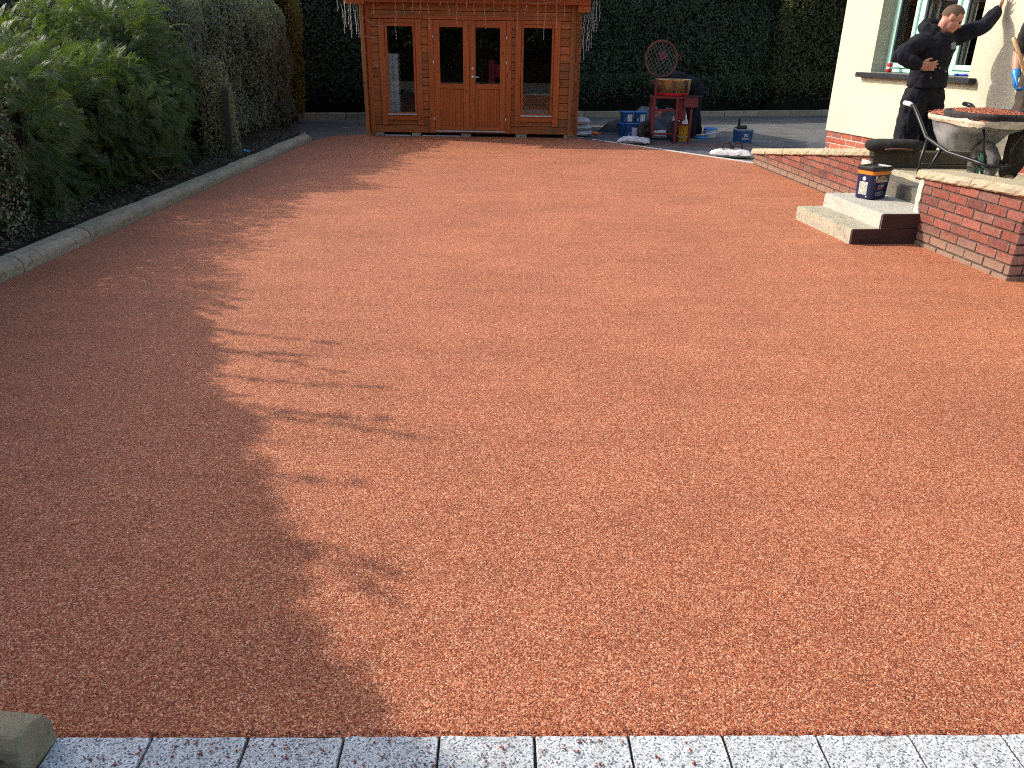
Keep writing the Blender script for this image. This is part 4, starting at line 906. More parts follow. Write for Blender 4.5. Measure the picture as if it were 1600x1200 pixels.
o = rough_box(0.0, 0.6, 0.0, 1.40, 0.10, 0.372, 'step', M_step3, stp, 0.006, 0.02); o.matrix_parent_inverse = stp.matrix_basis.inverted(); o.location = (3.57, 6.66, 0)
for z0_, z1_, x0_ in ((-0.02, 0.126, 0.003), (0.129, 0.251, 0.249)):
    MB().box(x0_ + 0.004, 0.60, -0.004 if z0_ < 0 else 0.0015, 0.02, z0_, z1_).build('dark_end', M_step_end, stp, bevel=0.003)
# landing between the walls and the house, and the upstand across its far side
MB().prism([(3.80, 5.7), (5.6, 5.7), (5.3, 8.06), (3.80, 8.06)], 0.0, 0.42).build('landing', M_step1)['kind'] = 'structure'
o = MB().box(0, 1.2, 0, 0.16, -0.02, 0.58).build('concrete_upstand', M_upstand, None, bevel=0.012, loc=(3.615, 8.075, 0)); tag(o, 'shade darkened concrete upstand at the head of the steps behind the navy tub', 'upstand')
MB().prism([(3.66, 8.24), (4.75, 8.24), (4.2, 11.2), (3.66, 11.2)], -0.02, 0.22).build('ramp', M_step1)['kind'] = 'structure'

# ================================================================== HOUSE
ph = R(11.5); HA = (4.21, 11.0)
hz = math.atan2(-math.cos(ph), math.sin(ph))
hs = thing('house', 'cream rendered house with a red brick plinth and mint green window', 'house', (HA[0], HA[1], 0), hz)
HL, HD, HH = 7.5, 6.0, 3.4
W0, W1, WZ0, WZ1 = 0.755, 2.415, 1.262, 2.36
pl_z = 0.515
wallm = MB()
def wbox(x0, x1, z0, z1): wallm.box(x0, x1, 0.0, 0.24, z0, z1)
# one wall skin with the window opening cut out
us = [0, W0, W1, HL]; zs = [pl_z, WZ0, WZ1, HH]
wv = {}
def vid(x, y, z):
    k = (round(x, 4), round(y, 4), round(z, 4))
    if k not in wv: wv[k] = len(wallm.v); wallm.v.append((x, y, z))
    return wv[k]
for i in range(3):
    for j in range(3):
        if i == 1 and j == 1: continue
        for y in (0.0, 0.24):
            q = [vid(us[i], y, zs[j]), vid(us[i + 1], y, zs[j]), vid(us[i + 1], y, zs[j + 1]), vid(us[i], y, zs[j + 1])]; wallm.f.append(tuple(q) if y == 0 else tuple(q[::-1]))
for (x0, z0, x1, z1) in ((W0, WZ0, W1, WZ0), (W1, WZ0, W1, WZ1), (W1, WZ1, W0, WZ1), (W0, WZ1, W0, WZ0)):
    wallm.f.append((vid(x0, 0, z0), vid(x1, 0, z1), vid(x1, .24, z1), vid(x0, .24, z0))[::-1])
for j in range(3): wallm.f.append((vid(0, 0, zs[j]), vid(0, 0, zs[j + 1]), vid(0, .24, zs[j + 1]), vid(0, .24, zs[j])))
for i in range(3): wallm.f.append((vid(us[i], 0, pl_z), vid(us[i], .24, pl_z), vid(us[i + 1], .24, pl_z), vid(us[i + 1], 0, pl_z)))
wallm.build('wall', M_render, hs, weld=True)
MB().box(0.002, 0.24, 0.242, HD, pl_z, HH).build('wall', M_render, hs)
MB().box(0.242, HL, HD - 0.24, HD, pl_z, HH).build('wall', M_plaster, hs)
MB().box(HL - 0.24, HL - 0.002, 0.242, HD - 0.242, pl_z, HH).build('wall', M_plaster, hs)
MB().box(0.242, HL - 0.242, 0.242, HD - 0.242, 0.45, 0.50).build('floor', M_plaster, hs)
MB().box(0.9, 3.3, 1.6, 1.65, 0.5, 3.3).build('inner_wall', M_plaster, hs)
rfm = MB().add([(-0.35, -0.35, HH), (HL + .35, -0.35, HH), (HL + .35, HD + .35, HH), (-0.35, HD + .35, HH), (-0.35 + 3, HD / 2, HH + 2.2), (HL - 2.6, HD / 2, HH + 2.2)], [(0, 3, 2, 1), (0, 1, 5, 4), (1, 2, 5), (2, 3, 4, 5), (3, 0, 4)])
rfm.build('roof', M_rooffelt, hs)
pln = MB().box(0.012, HL, 0.028, 0.24, -0.03, pl_z - 0.002).build('plinth', M_mortar_w, hs)
MB().box(0.012, 0.24, 0.242, HD, -0.03, pl_z - 0.002).build('plinth', M_mortar_w, hs)
def zt(x): return pl_z - 0.006
lay_bricks(pln, Matrix.Translation((0.012, 0.022, 0)), 5.2, 0.065, zt, M_brick2, joint=0.011, g=random.Random(12))
# sill
sl = MB().box(W0 - 0.185, W1 + 0.125, -0.085, 0.0, WZ0 - 0.055, WZ0).build('sill', M_sill, hs, bevel=0.006)
MB().box(W0 + 0.001, W1 - 0.001, 0.001, 0.20, WZ0 + 0.001, WZ0 + 0.010).build('sill_top', M_silltop, sl)
# window: outer frame, mullions, sashes, panes
wy = 0.175
wf = MB()
def bar(mb, x0, x1, z0, z1, y0, y1): mb.box(x0, x1, y0, y1, z0, z1)
bar(wf, W0 + .002, W0 + .055, WZ0 + .012, WZ1 - .002, wy, wy + .06); bar(wf, W1 - .055, W1 - .002, WZ0 + .012, WZ1 - .002, wy, wy + .06)
bar(wf, W0 + .056, W1 - .056, WZ0 + .012, WZ0 + .058, wy + .001, wy + .059); bar(wf, W0 + .056, W1 - .056, WZ1 - .05, WZ1 - .002, wy + .001, wy + .059)
mul = (1.24, 1.90)
for mx in mul: bar(wf, mx - .028, mx + .028, WZ0 + .059, WZ1 - .051, wy + .002, wy + .058)
wo = wf.build('window', M_pvc, hs, bevel=0.004)
edges_ = [W0 + .056, mul[0], mul[1], W1 - .056]
for i in range(3):
    a_ = edges_[i] + (0.029 if i else 0); b_ = edges_[i + 1] - (0.029 if i < 2 else 0); z0, z1 = WZ0 + .060, WZ1 - .052
    s_ = MB(); w_ = .055
    bar(s_, a_, a_ + w_, z0, z1, wy - .018, wy + .03); bar(s_, b_ - w_, b_, z0, z1, wy - .018, wy + .03); bar(s_, a_ + w_ + .001, b_ - w_ - .001, z0, z0 + w_, wy - .017, wy + .029); bar(s_, a_ + w_ + .001, b_ - w_ - .001, z1 - w_, z1, wy - .017, wy + .029)
    s_.build('sash', M_pvc, wo, bevel=0.005)
    q = MB(); bar(q, a_ + w_, a_ + w_ + .012, z0 + w_, z1 - w_, wy - .004, wy + .02); bar(q, b_ - w_ - .012, b_ - w_, z0 + w_, z1 - w_, wy - .004, wy + .02); q.build('gasket', M_gasket, wo)
    MB().box(a_ + w_ - .002, b_ - w_ + .002, wy + .006, wy + .012, z0 + w_ - .002, z1 - w_ + .002).build('pane', M_glass, wo)
cm = MB(); nc = 120
for k in range(nc + 1):
    u_ = 0.80 + 1.55 * k / nc; yy = 0.46 + 0.035 * math.sin(k * 0.55) + 0.015 * math.sin(k * 1.7); cm.v += [(u_, yy, 1.15), (u_, yy, 2.5)]
for k in range(nc):
    if not 74 < k < 98: cm.f.append((2 * k, 2 * k + 2, 2 * k + 3, 2 * k + 1))
cm.build('reflection_curtain', pm('reflection_grey', (0.15, 0.15, 0.14), (0.11, 0.11, 0.105), 4, 0.9), hs, True)  # added behind the glass to give the panes their grey reflection
Mh = Matrix.Translation((HA[0], HA[1], 0)) @ Matrix.Rotation(hz, 4, 'Z')
def hw(x, y, z): return Mh @ Vector((x, y, z))
cn = thing('drink_can', 'red and white drink can on the left end of the window sill', 'can', hw(1.02, 0.06, WZ0 + 0.0105), 0)
MB().lathe([(0.024, 0), (0.032, 0.008), (0.033, 0.02), (0.033, 0.085), (0.032, 0.10)], 20).build('body', M_redb, cn, True)
MB().lathe([(0.0322, 0.1005), (0.028, 0.112), (0.0255, 0.115), (0.024, 0.111), (0.0, 0.111)], 20).build('lid', M_silver, cn, True)
MB().lathe([(0.0334, 0.04), (0.0334, 0.062)], 20, cap=False).build('stripe', M_print_white, cn, True)
tw_ = thing('putty_knife', 'small blue and white tool lying on the right end of the window sill', 'tool', hw(2.28, 0.03, WZ0 + 0.0105), hz)
MB().box(-0.10, -0.05, -0.02, 0.02, 0.0, 0.025).build('head', M_blue, tw_, bevel=0.006)
MB().tube([(-0.05, 0, 0.012), (0.02, 0, 0.014), (0.09, 0.0, 0.012)], [0.008, 0.011, 0.009], 8).build('grip', plain('deep_blue', (0.01, 0.03, 0.40)), tw_, True)
MB().box(0.03, 0.07, -0.012, 0.012, 0.024, 0.03).build('sleeve', M_white, tw_, bevel=0.002)

# ================================================================== PEOPLE
def V3(*a): return Vector(a)
def limb(mb, pts, rs, n=12): 
    # rounded ends by adding cap spheres
    mb.tube(pts, rs, n); mb.ellipsoid(pts[0], rs[0], rs[0], rs[0], None, 10, 6); mb.ellipsoid(pts[-1], rs[-1], rs[-1], rs[-1], None, 10, 6)
    for p, r in zip(pts[1:-1], rs[1:-1]): mb.ellipsoid(p, r, r, r, None, 10, 6)
def frame_from(fwd, up):
    f = Vector(fwd).normalized(); s_ = Vector(up).cross(f).normalized(); u = f.cross(s_).normalized()
    return Matrix((f, s_, u)).transposed()      # columns: x=forward, y=left, z=up
def torso(mb, hip, chest, neck, side, wh, wc, dh, dc, shoulders):
    """lofted trunk: side = unit vector to the person's left"""
    hip, chest, neck = map(Vector, (hip, chest, neck)); side = Vector(side).normalized()
    secs = []
    for t_, w_, d_ in ((0.0, wh, dh), (0.18, wh * 0.98, dh), (0.38, wh * 0.93, dh * 0.95), (0.62, wc * 0.95, dc), (0.82, wc, dc), (0.95, wc * 0.78, dc * 0.8), (1.04, wc * 0.40, dc * 0.6)):
        if t_ <= 0.62: p = hip.lerp(chest, t_ / 0.62)
        else: p = chest.lerp(neck, (t_ - 0.62) / 0.38)
        secs.append((p, w_, d_))
    b = len(mb.v); n = 20
    for i, (p, w_, d_) in enumerate(secs):
        tdir = (secs[min(i + 1, len(secs) - 1)][0] - secs[max(i - 1, 0)][0]).normalized(); s2 = (side - tdir * side.dot(tdir)).normalized(); f2 = s2.cross(tdir)
        for k in range(n):
            a = 2 * math.pi * k / n; mb.v.append(tuple(p + s2 * w_ * math.cos(a) + f2 * d_ * math.sin(a)))
    for i in range(len(secs) - 1):
        for k in range(n): a0 = b + i * n + k; a1 = b + i * n + (k + 1) % n; mb.f.append((a0, a1, a1 + n, a0 + n))
    mb.f.append(tuple(b + k for k in range(n))[::-1]); e = b + (len(secs) - 1) * n; mb.f.append(tuple(e + k for k in range(n)))
def head(mb, c, M, s=1.0):
    c = Vector(c)
    E = lambda off, rx, ry, rz, nu=16, nv=10: mb.ellipsoid(c + M @ (Vector(off) * s), rx * s, ry * s, rz * s, M, nu, nv)
    E((-0.012, 0, 0.025), 0.098, 0.077, 0.098); E((0.022, 0, -0.035), 0.068, 0.062, 0.082); E((0.045, 0, -0.085), 0.040, 0.042, 0.032)
    E((0.072, 0, 0.012), 0.022, 0.045, 0.014); E((0.092, 0, -0.022), 0.022, 0.015, 0.020); E((0.085, 0, -0.005), 0.012, 0.009, 0.026)
    E((0.083, 0, -0.058), 0.010, 0.024, 0.007); E((0.081, 0, -0.068), 0.010, 0.021, 0.007)
    for sd in (-1, 1): E((-0.008, sd * 0.079, -0.008), 0.021, 0.009, 0.033); E((0.052, sd * 0.04, -0.028), 0.025, 0.022, 0.02)
def eyes(c, M, par, s=1.0):
    c = Vector(c); mb = MB()
    for sd in (-1, 1): mb.ellipsoid(c + M @ Vector((0.078, sd * 0.030, -0.004)) * s, 0.010 * s, 0.013 * s, 0.006 * s, M, 8, 6)
    mb.build('eyes', M_eye, par, True)
    mb = MB().ellipsoid(c + M @ Vector((0.091, 0, -0.063)) * s, 0.004 * s, 0.020 * s, 0.006 * s, M, 8, 6); mb.build('mouth', M_lips, par, True)
    mb = MB()
    for sd in (-1, 1): mb.ellipsoid(c + M @ Vector((0.087, sd * 0.031, 0.014)) * s, 0.006 * s, 0.020 * s, 0.004 * s, M, 8, 6)
    mb.build('eyebrows', M_hair, par, True)
def hand(mb, wrist, M, curl=0.5, spread=0.25, thumb_side=1, s=1.0, rfat=1.0):
    """M columns: x = along the fingers, y = across towards the thumb, z = back of the hand"""
    w = Vector(wrist); P = lambda x, y, z=0: w + M @ Vector((x * s, y * s * thumb_side, z * s))
    mb.ellipsoid(P(0.045, 0, 0), 0.050 * s, 0.040 * s, 0.017 * s * rfat, M, 14, 8); mb.ellipsoid(P(0.02, 0.012, 0), 0.03 * s, 0.03 * s, 0.018 * s * rfat, M, 12, 8)
    for i, (y, L_) in enumerate(((0.028, 0.072), (0.010, 0.080), (-0.009, 0.074), (-0.027, 0.058))):
        an = (1.2 - i) * spread * 0.35; a1, a2, a3 = curl * 0.5, curl * 1.3, curl * 1.9; p = P(0.082 - abs(i - 1) * 0.004, y); pts = [P(0.06, y), p]; L3 = [L_ * .45, L_ * .32, L_ * .23]
        cur = Vector((0.082 - abs(i - 1) * 0.004, y, 0))
        for L__, ang in zip(L3, (a1, a2, a3)):
            cur = cur + Vector((math.cos(ang) * math.cos(an), math.sin(an), -math.sin(ang))) * L__; pts.append(P(*cur))
        limb(mb, pts, [0.0098 * s * rfat, 0.0098 * s * rfat, 0.0088 * s * rfat, 0.0082 * s * rfat, 0.0072 * s * rfat], 8)
    limb(mb, [P(0.012, 0.022), P(0.038, 0.046, -0.006), P(0.065, 0.058, -0.014), P(0.086, 0.060, -0.02)], [0.013 * s, 0.012 * s, 0.0105 * s, 0.009 * s], 8)
def cloth_noise(amp, f=15, seed=0):
    def fn(V):
        q = V * np.array([1.0, 1.0, 0.55]) + V[:, [2, 2, 0]] * 0.35; return amp * (snoise(q, f * 0.35, 30 + seed) * 0.6 + np.abs(snoise(q, f * 0.8, 31 + seed)) * 0.8 - 0.4)
    return fn

def person(label, J, look, skinres=0.0065, clothres=0.011, top=M_hoodie, bottom=M_trouser, shoe=M_shoe, sleeves='long', hood=True, seed=0):
    """J: joints in world space"""
    base = Vector(((J['footL'][0] + J['footR'][0]) / 2, (J['footL'][1] + J['footR'][1]) / 2, min(J['footL'][2], J['footR'][2])))
    rt = thing('person', label, 'person', base); L = {k: Vector(v) - base for k, v in J.items()}
    side = (L['shL'] - L['shR']).normalized(); Mhd = frame_from(look[0], look[1])
    hs_ = (L['hipL'] - L['hipR']).normalized()
    body = MB(); head(body, L['head'], Mhd)
    limb(body, [L['neck'] - Vector((0, 0, 0.03)), L['neck'], L['head'] + Mhd @ Vector((-0.03, 0, -0.05))], [0.066, 0.060, 0.058])
    torso(body, L['pelvis'], L['chest'], L['neck'], side, 0.150, 0.165, 0.095, 0.105, None)
    for s_ in 'LR':
        limb(body, [L['sh' + s_], L['el' + s_]], [0.050, 0.042]); limb(body, [L['el' + s_], L['el' + s_].lerp(L['wr' + s_], 0.4), L['wr' + s_]], [0.042, 0.043, 0.028])
        limb(body, [L['hip' + s_], L['kn' + s_]], [0.080, 0.056]); limb(body, [L['kn' + s_], L['kn' + s_].lerp(L['an' + s_], 0.35), L['an' + s_]], [0.056, 0.055, 0.036])
        hand(body, L['wr' + s_], J_hand[label][s_][0], *J_hand[label][s_][1:])
        limb(body, [L['an' + s_], L['foot' + s_] + Vector((0, 0, 0.04)), L['toe' + s_] + Vector((0, 0, 0.035))], [0.036, 0.038, 0.03])
    remesh('body', body, skinres, M_skin, rt, 3)
    eyes(L['head'], Mhd, rt)
    # hair: cap on the skull, cut along the hairline
    hc = L['head'] + Mhd @ Vector((-0.014, 0, 0.027)); hm = MB().ellipsoid(hc, 0.1035, 0.0815, 0.1025, Mhd, 32, 22)
    me = hm.mesh('hair'); bm = bmesh.new(); bm.from_mesh(me); Mi = Mhd.transposed(); dl = []
    for v in bm.verts:
        q = Mi @ (v.co - hc); line = 0.030 if q.x > 0.045 else (-0.006 if q.x > -0.02 else -0.048)
        if q.z < line or q.x > 0.082: dl.append(v)
    bmesh.ops.delete(bm, geom=dl, context='VERTS'); bm.to_mesh(me); bm.free()
    for p in me.polygons: p.use_smooth = True
    link('hair', me, M_hair, rt)
    # top
    tp = MB(); up_ = (L['chest'] - L['pelvis']).normalized()
    torso(tp, L['pelvis'] + up_ * 0.06, L['chest'], L['neck'] - Vector((0, 0, 0.01)), side, 0.205, 0.222, 0.160, 0.160, None)
    for s_ in 'LR':
        e, w_ = L['el' + s_], L['wr' + s_]; sh = L['sh' + s_]
        limb(tp, [L['chest'].lerp(L['neck'], 0.6).lerp(sh, 0.5), sh], [0.090, 0.088])
        if sleeves == 'long':
            limb(tp, [sh, sh.lerp(e, 0.5), e], [0.090, 0.082, 0.072]); limb(tp, [e, e.lerp(w_, 0.45), e.lerp(w_, 0.80), e.lerp(w_, 0.9)], [0.072, 0.066, 0.054, 0.042])
        else: limb(tp, [sh, sh.lerp(e, 0.85)], [0.078, 0.068])
    if hood:
        hb_ = L['neck'] - Mhd @ Vector((0.0, 0, 0)); c_ = L['neck'] + Vector((0, 0, 0.0))
        fwd = hs_.cross(Vector((0, 0, 1))) if False else side.cross(Vector((0, 0, 1)))
        for k in range(16):
            a = 2 * math.pi * k / 16; rr = 0.094 + (0.045 if math.cos(a) < -0.2 else 0)
            pp = c_ + (fwd * math.cos(a) * 0.95 + side * math.sin(a)) * rr + Vector((0, 0, 0.035 - 0.06 * math.cos(a))); r_ = 0.040 + (0.024 if math.cos(a) < 0 else 0); tp.ellipsoid(pp, r_, r_, r_ * 1.1, None, 10, 6)
    remesh('hoodie' if hood else 'shirt', tp, clothres, top, rt, 2, cloth_noise(0.011, 15, seed))
    # trousers
    tr = MB(); pel = L['pelvis']
    limb(tr, [L['hipR'], pel, L['hipL']], [0.112, 0.122, 0.112])
    torso(tr, pel - up_ * 0.02, pel + up_ * 0.10, pel + up_ * 0.16, side, 0.165, 0.15, 0.125, 0.115, None)
    for s_ in 'LR':
        k_ = L['kn' + s_]; a_ = L['an' + s_]
        limb(tr, [L['hip' + s_], L['hip' + s_].lerp(k_, 0.5), k_], [0.125, 0.124, 0.108]); limb(tr, [k_, k_.lerp(a_, 0.5), k_.lerp(a_, 0.97)], [0.108, 0.100, 0.082])
    remesh('trousers', tr, clothres, bottom, rt, 2, cloth_noise(0.012, 13, seed + 3))
    for s_ in 'LR':
        sm = MB(); f_, t_ = L['foot' + s_], L['toe' + s_]; d = (t_ - f_).normalized()
        limb(sm, [L['an' + s_] + Vector((0, 0, 0.02)), f_ + Vector((0, 0, 0.045)), f_.lerp(t_, 0.6) + Vector((0, 0, 0.048)), t_ + Vector((0, 0, 0.038))], [0.046, 0.050, 0.046, 0.038])
        sm.v = [(x, y, max(z, min(f_.z, t_.z) + 0.001)) for x, y, z in sm.v]
        o = remesh('shoe', sm, 0.01, shoe, rt, 2)
    return rt, L, base
J_hand = {}
I3 = Matrix.Identity(3)
# --- man leaning on the wall
lab = 'man in dark navy hoodie leaning one hand on the cream house wall'
def hm_(x, y_):    # x: finger direction, y_: thumb direction
    x = Vector(x).normalized(); y_ = Vector(y_); y_ = (y_ - x * y_.dot(x)).normalized(); return Matrix((x, y_, x.cross(y_))).transposed()
J_hand[lab] = {'R': (hm_((0.92, -0.12, 0.05), (0.15, -0.15, 1.0)), 0.45, 0.3, 1, 1.1), 'L': (hm_((0.10, -0.25, 0.9), (-0.35, -0.9, 0.0)), 0.10, 0.9, 1, 1.0)}
J1 = dict(head=(4.215, 8.28, 1.795), neck=(4.14, 8.325, 1.655), chest=(4.12, 8.33, 1.475), pelvis=(4.13, 8.34, 1.12), shR=(3.925, 8.235, 1.585), elR=(3.715, 8.15, 1.470), wrR=(3.905, 8.07, 1.372),
          shL=(4.33, 8.40, 1.63), elL=(4.53, 8.27, 1.745), wrL=(4.685, 8.36, 1.895), hipR=(4.03, 8.31, 1.09), hipL=(4.23, 8.37, 1.09), knR=(4.02, 8.33, 0.66), knL=(4.30, 8.42, 0.66),
          anR=(4.03, 8.40, 0.30), anL=(4.36, 8.50, 0.30), footR=(4.03, 8.42, 0.225), footL=(4.36, 8.52, 0.225), toeR=(4.12, 8.27, 0.225), toeL=(4.46, 8.40, 0.225))
p1, L1, b1 = person(lab, J1, ((0.80, -0.42, -0.48), (0.1, 0.15, 1.0)), top=M_hoodie, seed=1)
# chest logo, drawstring
def onp(p, nrm, w_, h_, name, mat, par, tilt=0):
    n_ = Vector(nrm).normalized(); s_ = Vector((0, 0, 1)).cross(n_).normalized(); u_ = n_.cross(s_); mb = MB()
    pts = [(-0.5, -0.5), (0.5, -0.5), (0.55, 0.35), (0.0, 0.62), (-0.55, 0.35)]
    f0 = [Vector(p) + s_ * a * w_ + u_ * b * h_ for a, b in pts]; mb.v = [tuple(q) for q in f0] + [tuple(q - n_ * 0.015) for q in f0]; mb.f = [(0, 1, 2, 3, 4)] + [(i, 5 + i, 5 + (i + 1) % 5, (i + 1) % 5) for i in range(5)]
    return mb.build(name, mat, par)
onp(Vector((4.24, 8.188, 1.560)) - b1, (0.35, -0.92, 0.15), 0.052, 0.058, 'chest_badge', pm('grey_badge', (0.20, 0.24, 0.25), (0.12, 0.15, 0.16), 60, 0.6), p1)
mbx = MB()
for x, z in ((4.14, 1.36), (4.08, 1.27), (4.20, 1.33)): mbx.ellipsoid(Vector((x, 8.172 + (4.14 - x) * 0.2, z)) - b1, 0.010, 0.006, 0.010, None, 8, 5)
mbx.build('paint_spots', plain('grey_spot', (0.2, 0.2, 0.22)), p1, True)
# --- man at the right frame edge with a rake handle
lab = 'man in black short sleeves holding a wooden handle at the right frame edge'
J_hand[lab] = {'R': (hm_((0.05, -0.15, -1.0), (-0.5, -0.8, 0.1)), 1.15, 0.0, 1, 1.0, 1.1), 'L': (hm_((-0.3, -0.4, -0.9), (-0.7, 0.5, 0.0)), 1.0, 0.0, 1, 1.0, 1.1)}
J2 = dict(head=(4.66, 7.02, 1.99), neck=(4.62, 7.08, 1.84), chest=(4.61, 7.10, 1.68), pelvis=(4.64, 7.12, 1.30), shR=(4.43, 7.12, 1.745), elR=(4.375, 7.17, 1.455), wrR=(4.335, 7.06, 1.285),
          shL=(4.78, 7.02, 1.745), elL=(4.82, 6.93, 1.47), wrL=(4.60, 6.86, 1.18), hipR=(4.56, 7.14, 1.26), hipL=(4.72, 7.10, 1.26), knR=(4.545, 7.08, 0.83), knL=(4.76, 7.02, 0.83),
          anR=(4.575, 7.20, 0.45), anL=(4.78, 7.12, 0.45), footR=(4.58, 7.20, 0.362), footL=(4.78, 7.13, 0.362), toeR=(4.50, 7.03, 0.362), toeL=(4.72, 6.96, 0.362))
J2 = {k: (x - 0.10, y, z + 0.05) for k, (x, y, z) in J2.items()}
p2, L2, b2 = person(lab, J2, ((-0.75, -0.4, -0.4), (0, 0, 1)), top=M_tee, bottom=M_muddy, shoe=M_boot, sleeves='short', hood=False, seed=2)
gl = MB(); hand(gl, L2['wrR'], J_hand[lab]['R'][0], 1.15, 0.0, 1, 1.1, 1.15); limb(gl, [L2['wrR'], L2['wrR'].lerp(L2['elR'], 0.12)], [0.036, 0.038]); remesh('glove', gl, 0.006, M_glove, p2, 2)
gl = MB(); hand(gl, L2['wrL'], J_hand[lab]['L'][0], 1.0, 0.0, 1, 1.1, 1.15); limb(gl, [L2['wrL'], L2['wrL'].lerp(L2['elL'], 0.12)], [0.036, 0.038]); remesh('glove', gl, 0.008, M_glove, p2, 2)
rk = thing('rake', 'long pale wooden rake handle held in the blue glove', 'rake', (4.113, 7.02, 1.62))
MB().tube([(0, 0, 0), (0.115, 0.0, -0.18), (0.265, 0, -0.42), (0.46, -0.03, -0.73), (0.66, -0.1, -1.05), (0.74, -0.14, -1.19)], 0.0155, 12).build('handle', M_ash, rk, True)
mb = MB().tube([(0.55, -0.26, -1.21), (0.93, -0.02, -1.21)], 0.012, 8)
for k in range(7): t_ = k / 6; x, y = 0.55 + 0.38 * t_, -0.26 + 0.24 * t_; mb.tube([(x, y, -1.21), (x - .01, y + .01, -1.255)], 0.005, 5)
mb.build('head', M_steel_b, rk)
# --- worker bent over behind the mixer
lab = 'worker in dark clothes bending forward behind the drum of the red mixer'
J_hand[lab] = {'R': (hm_((-0.3, 0.1, -0.9), (-0.5, -0.8, 0.1)), 0.5, 0.1, 1, 1.0), 'L': (hm_((-0.3, 0.1, -0.9), (-0.5, 0.8, 0.1)), 0.5, 0.1, 1, 1.0)}
J3 = dict(head=(2.62, 15.05, 0.84), neck=(2.76, 15.02, 0.96), chest=(2.93, 15.0, 0.97), pelvis=(3.28, 14.98, 0.84), shR=(2.80, 14.84, 0.92), elR=(2.70, 14.85, 0.68), wrR=(2.66, 14.90, 0.45),
          shL=(2.80, 15.18, 0.92), elL=(2.70, 15.18, 0.68), wrL=(2.66, 15.15, 0.45), hipR=(3.29, 14.89, 0.80), hipL=(3.29, 15.09, 0.80), knR=(3.20, 14.86, 0.44), knL=(3.30, 15.12, 0.44),
          anR=(3.24, 14.90, 0.07), anL=(3.42, 15.15, 0.07), footR=(3.26, 14.90, -0.01), footL=(3.44, 15.15, -0.01), toeR=(3.08, 14.88, -0.01), toeL=(3.26, 15.13, -0.01))
person(lab, J3, ((-0.6, 0, -0.8), (-0.8, 0, 0.6)), 0.011, 0.015, top=M_hoodie, bottom=M_trouser, seed=4)

# ================================================================== WHEELBARROW
wb = thing('wheelbarrow', 'wheelbarrow full of red gravel mix with a grey tray behind the near brick wall', 'wheelbarrow', (4.05, 6.90, 0.421))
z_ = 0.0
R_w = 0.195
tp_ = []
for k in range(12): a = 2 * math.pi * k / 12; tp_.append((0.148 + 0.047 * math.cos(a), 0.042 * math.sin(a)))
ty = MB(); n = 36
for i in range(n):
    A_ = 2 * math.pi * i / n
    for r_, x in tp_: r2 = r_ + (0.004 if (i % 2 and r_ > 0.17) else 0); ty.v.append((x, r2 * math.cos(A_), R_w + r2 * math.sin(A_)))
for i in range(n):
    for k in range(12): ty.f.append((i * 12 + k, i * 12 + (k + 1) % 12, ((i + 1) % n) * 12 + (k + 1) % 12, ((i + 1) % n) * 12 + k))
wh = MB().lathe([(0.022, -0.045), (0.022, 0.045)], 16); wh.xf(Matrix.Translation((0, 0, R_w)) @ Matrix.Rotation(R(90), 4, 'Y')); wheel = wh.build('wheel', M_steel_b, wb, True)
ty.build('tyre', M_tyre, wheel, True)
rm = MB().lathe([(0.120, -0.03), (0.128, -0.034), (0.132, -0.02), (0.112, 0.0), (0.132, 0.02), (0.128, 0.034), (0.120, 0.03)], 28, cap=False)
for k in range(14):
    a = 2 * math.pi * k / 14; rm.tube([(0.02 * math.cos(a + .5), 0.02 * math.sin(a + .5), -0.02), (0.115 * math.cos(a), 0.115 * math.sin(a), -0.012)], 0.005, 5)
rm.xf(Matrix.Translation((0, 0, R_w)) @ Matrix.Rotation(R(90), 4, 'Y')); rm.build('rim', M_green_rim, wheel, True)
fr = MB()
for s_ in (-1, 1):
    fr.tube([(s_ * 0.285, 0.98, 0.62), (s_ * 0.28, 0.86, 0.61), (s_ * 0.27, 0.72, 0.50), (s_ * 0.26, 0.55, 0.36), (s_ * 0.22, 0.2, 0.27), (s_ * 0.11, -0.05, 0.23), (s_ * 0.085, -0.25, 0.21)], 0.0165, 10)
    fr.tube([(s_ * 0.09, -0.1, 0.215), (s_ * 0.075, 0.0, R_w)], 0.013, 8)
fr.tube([(-0.09, -0.24, 0.21), (0.09, -0.24, 0.21)], 0.0155, 8)
for s_ in (-1, 1): fr.tube([(s_ * 0.17, -0.18, 0.50), (s_ * 0.12, -0.16, 0.35), (s_ * 0.09, -0.2, 0.215)], 0.011, 8)
fr.build('frame', M_steel_b, wb, True)
for s_ in (-1, 1):
    MB().tube([(s_ * 0.26, 0.52, 0.345), (s_ * 0.29, 0.50, 0.16), (s_ * 0.30, 0.47, 0.0), (s_ * 0.30, 0.40, 0.0), (s_ * 0.27, 0.33, 0.14), (s_ * 0.24, 0.28, 0.285)], 0.0145, 10).build('leg', M_steel_b, wb, True)
MB().tube([(-0.29, 0.47, 0.13), (0.29, 0.47, 0.13)], 0.009, 8).build('brace', M_steel_b, wb, True)
for s_, m_ in ((-1, M_whitegrip), (1, M_blackp)):
    MB().tube([(s_ * 0.285, 0.90, 0.618), (s_ * 0.285, 0.94, 0.622), (s_ * 0.287, 1.04, 0.628), (s_ * 0.287, 1.05, 0.628)], [0.019, 0.022, 0.021, 0.017], 12).build('grip', m_, wb, True)
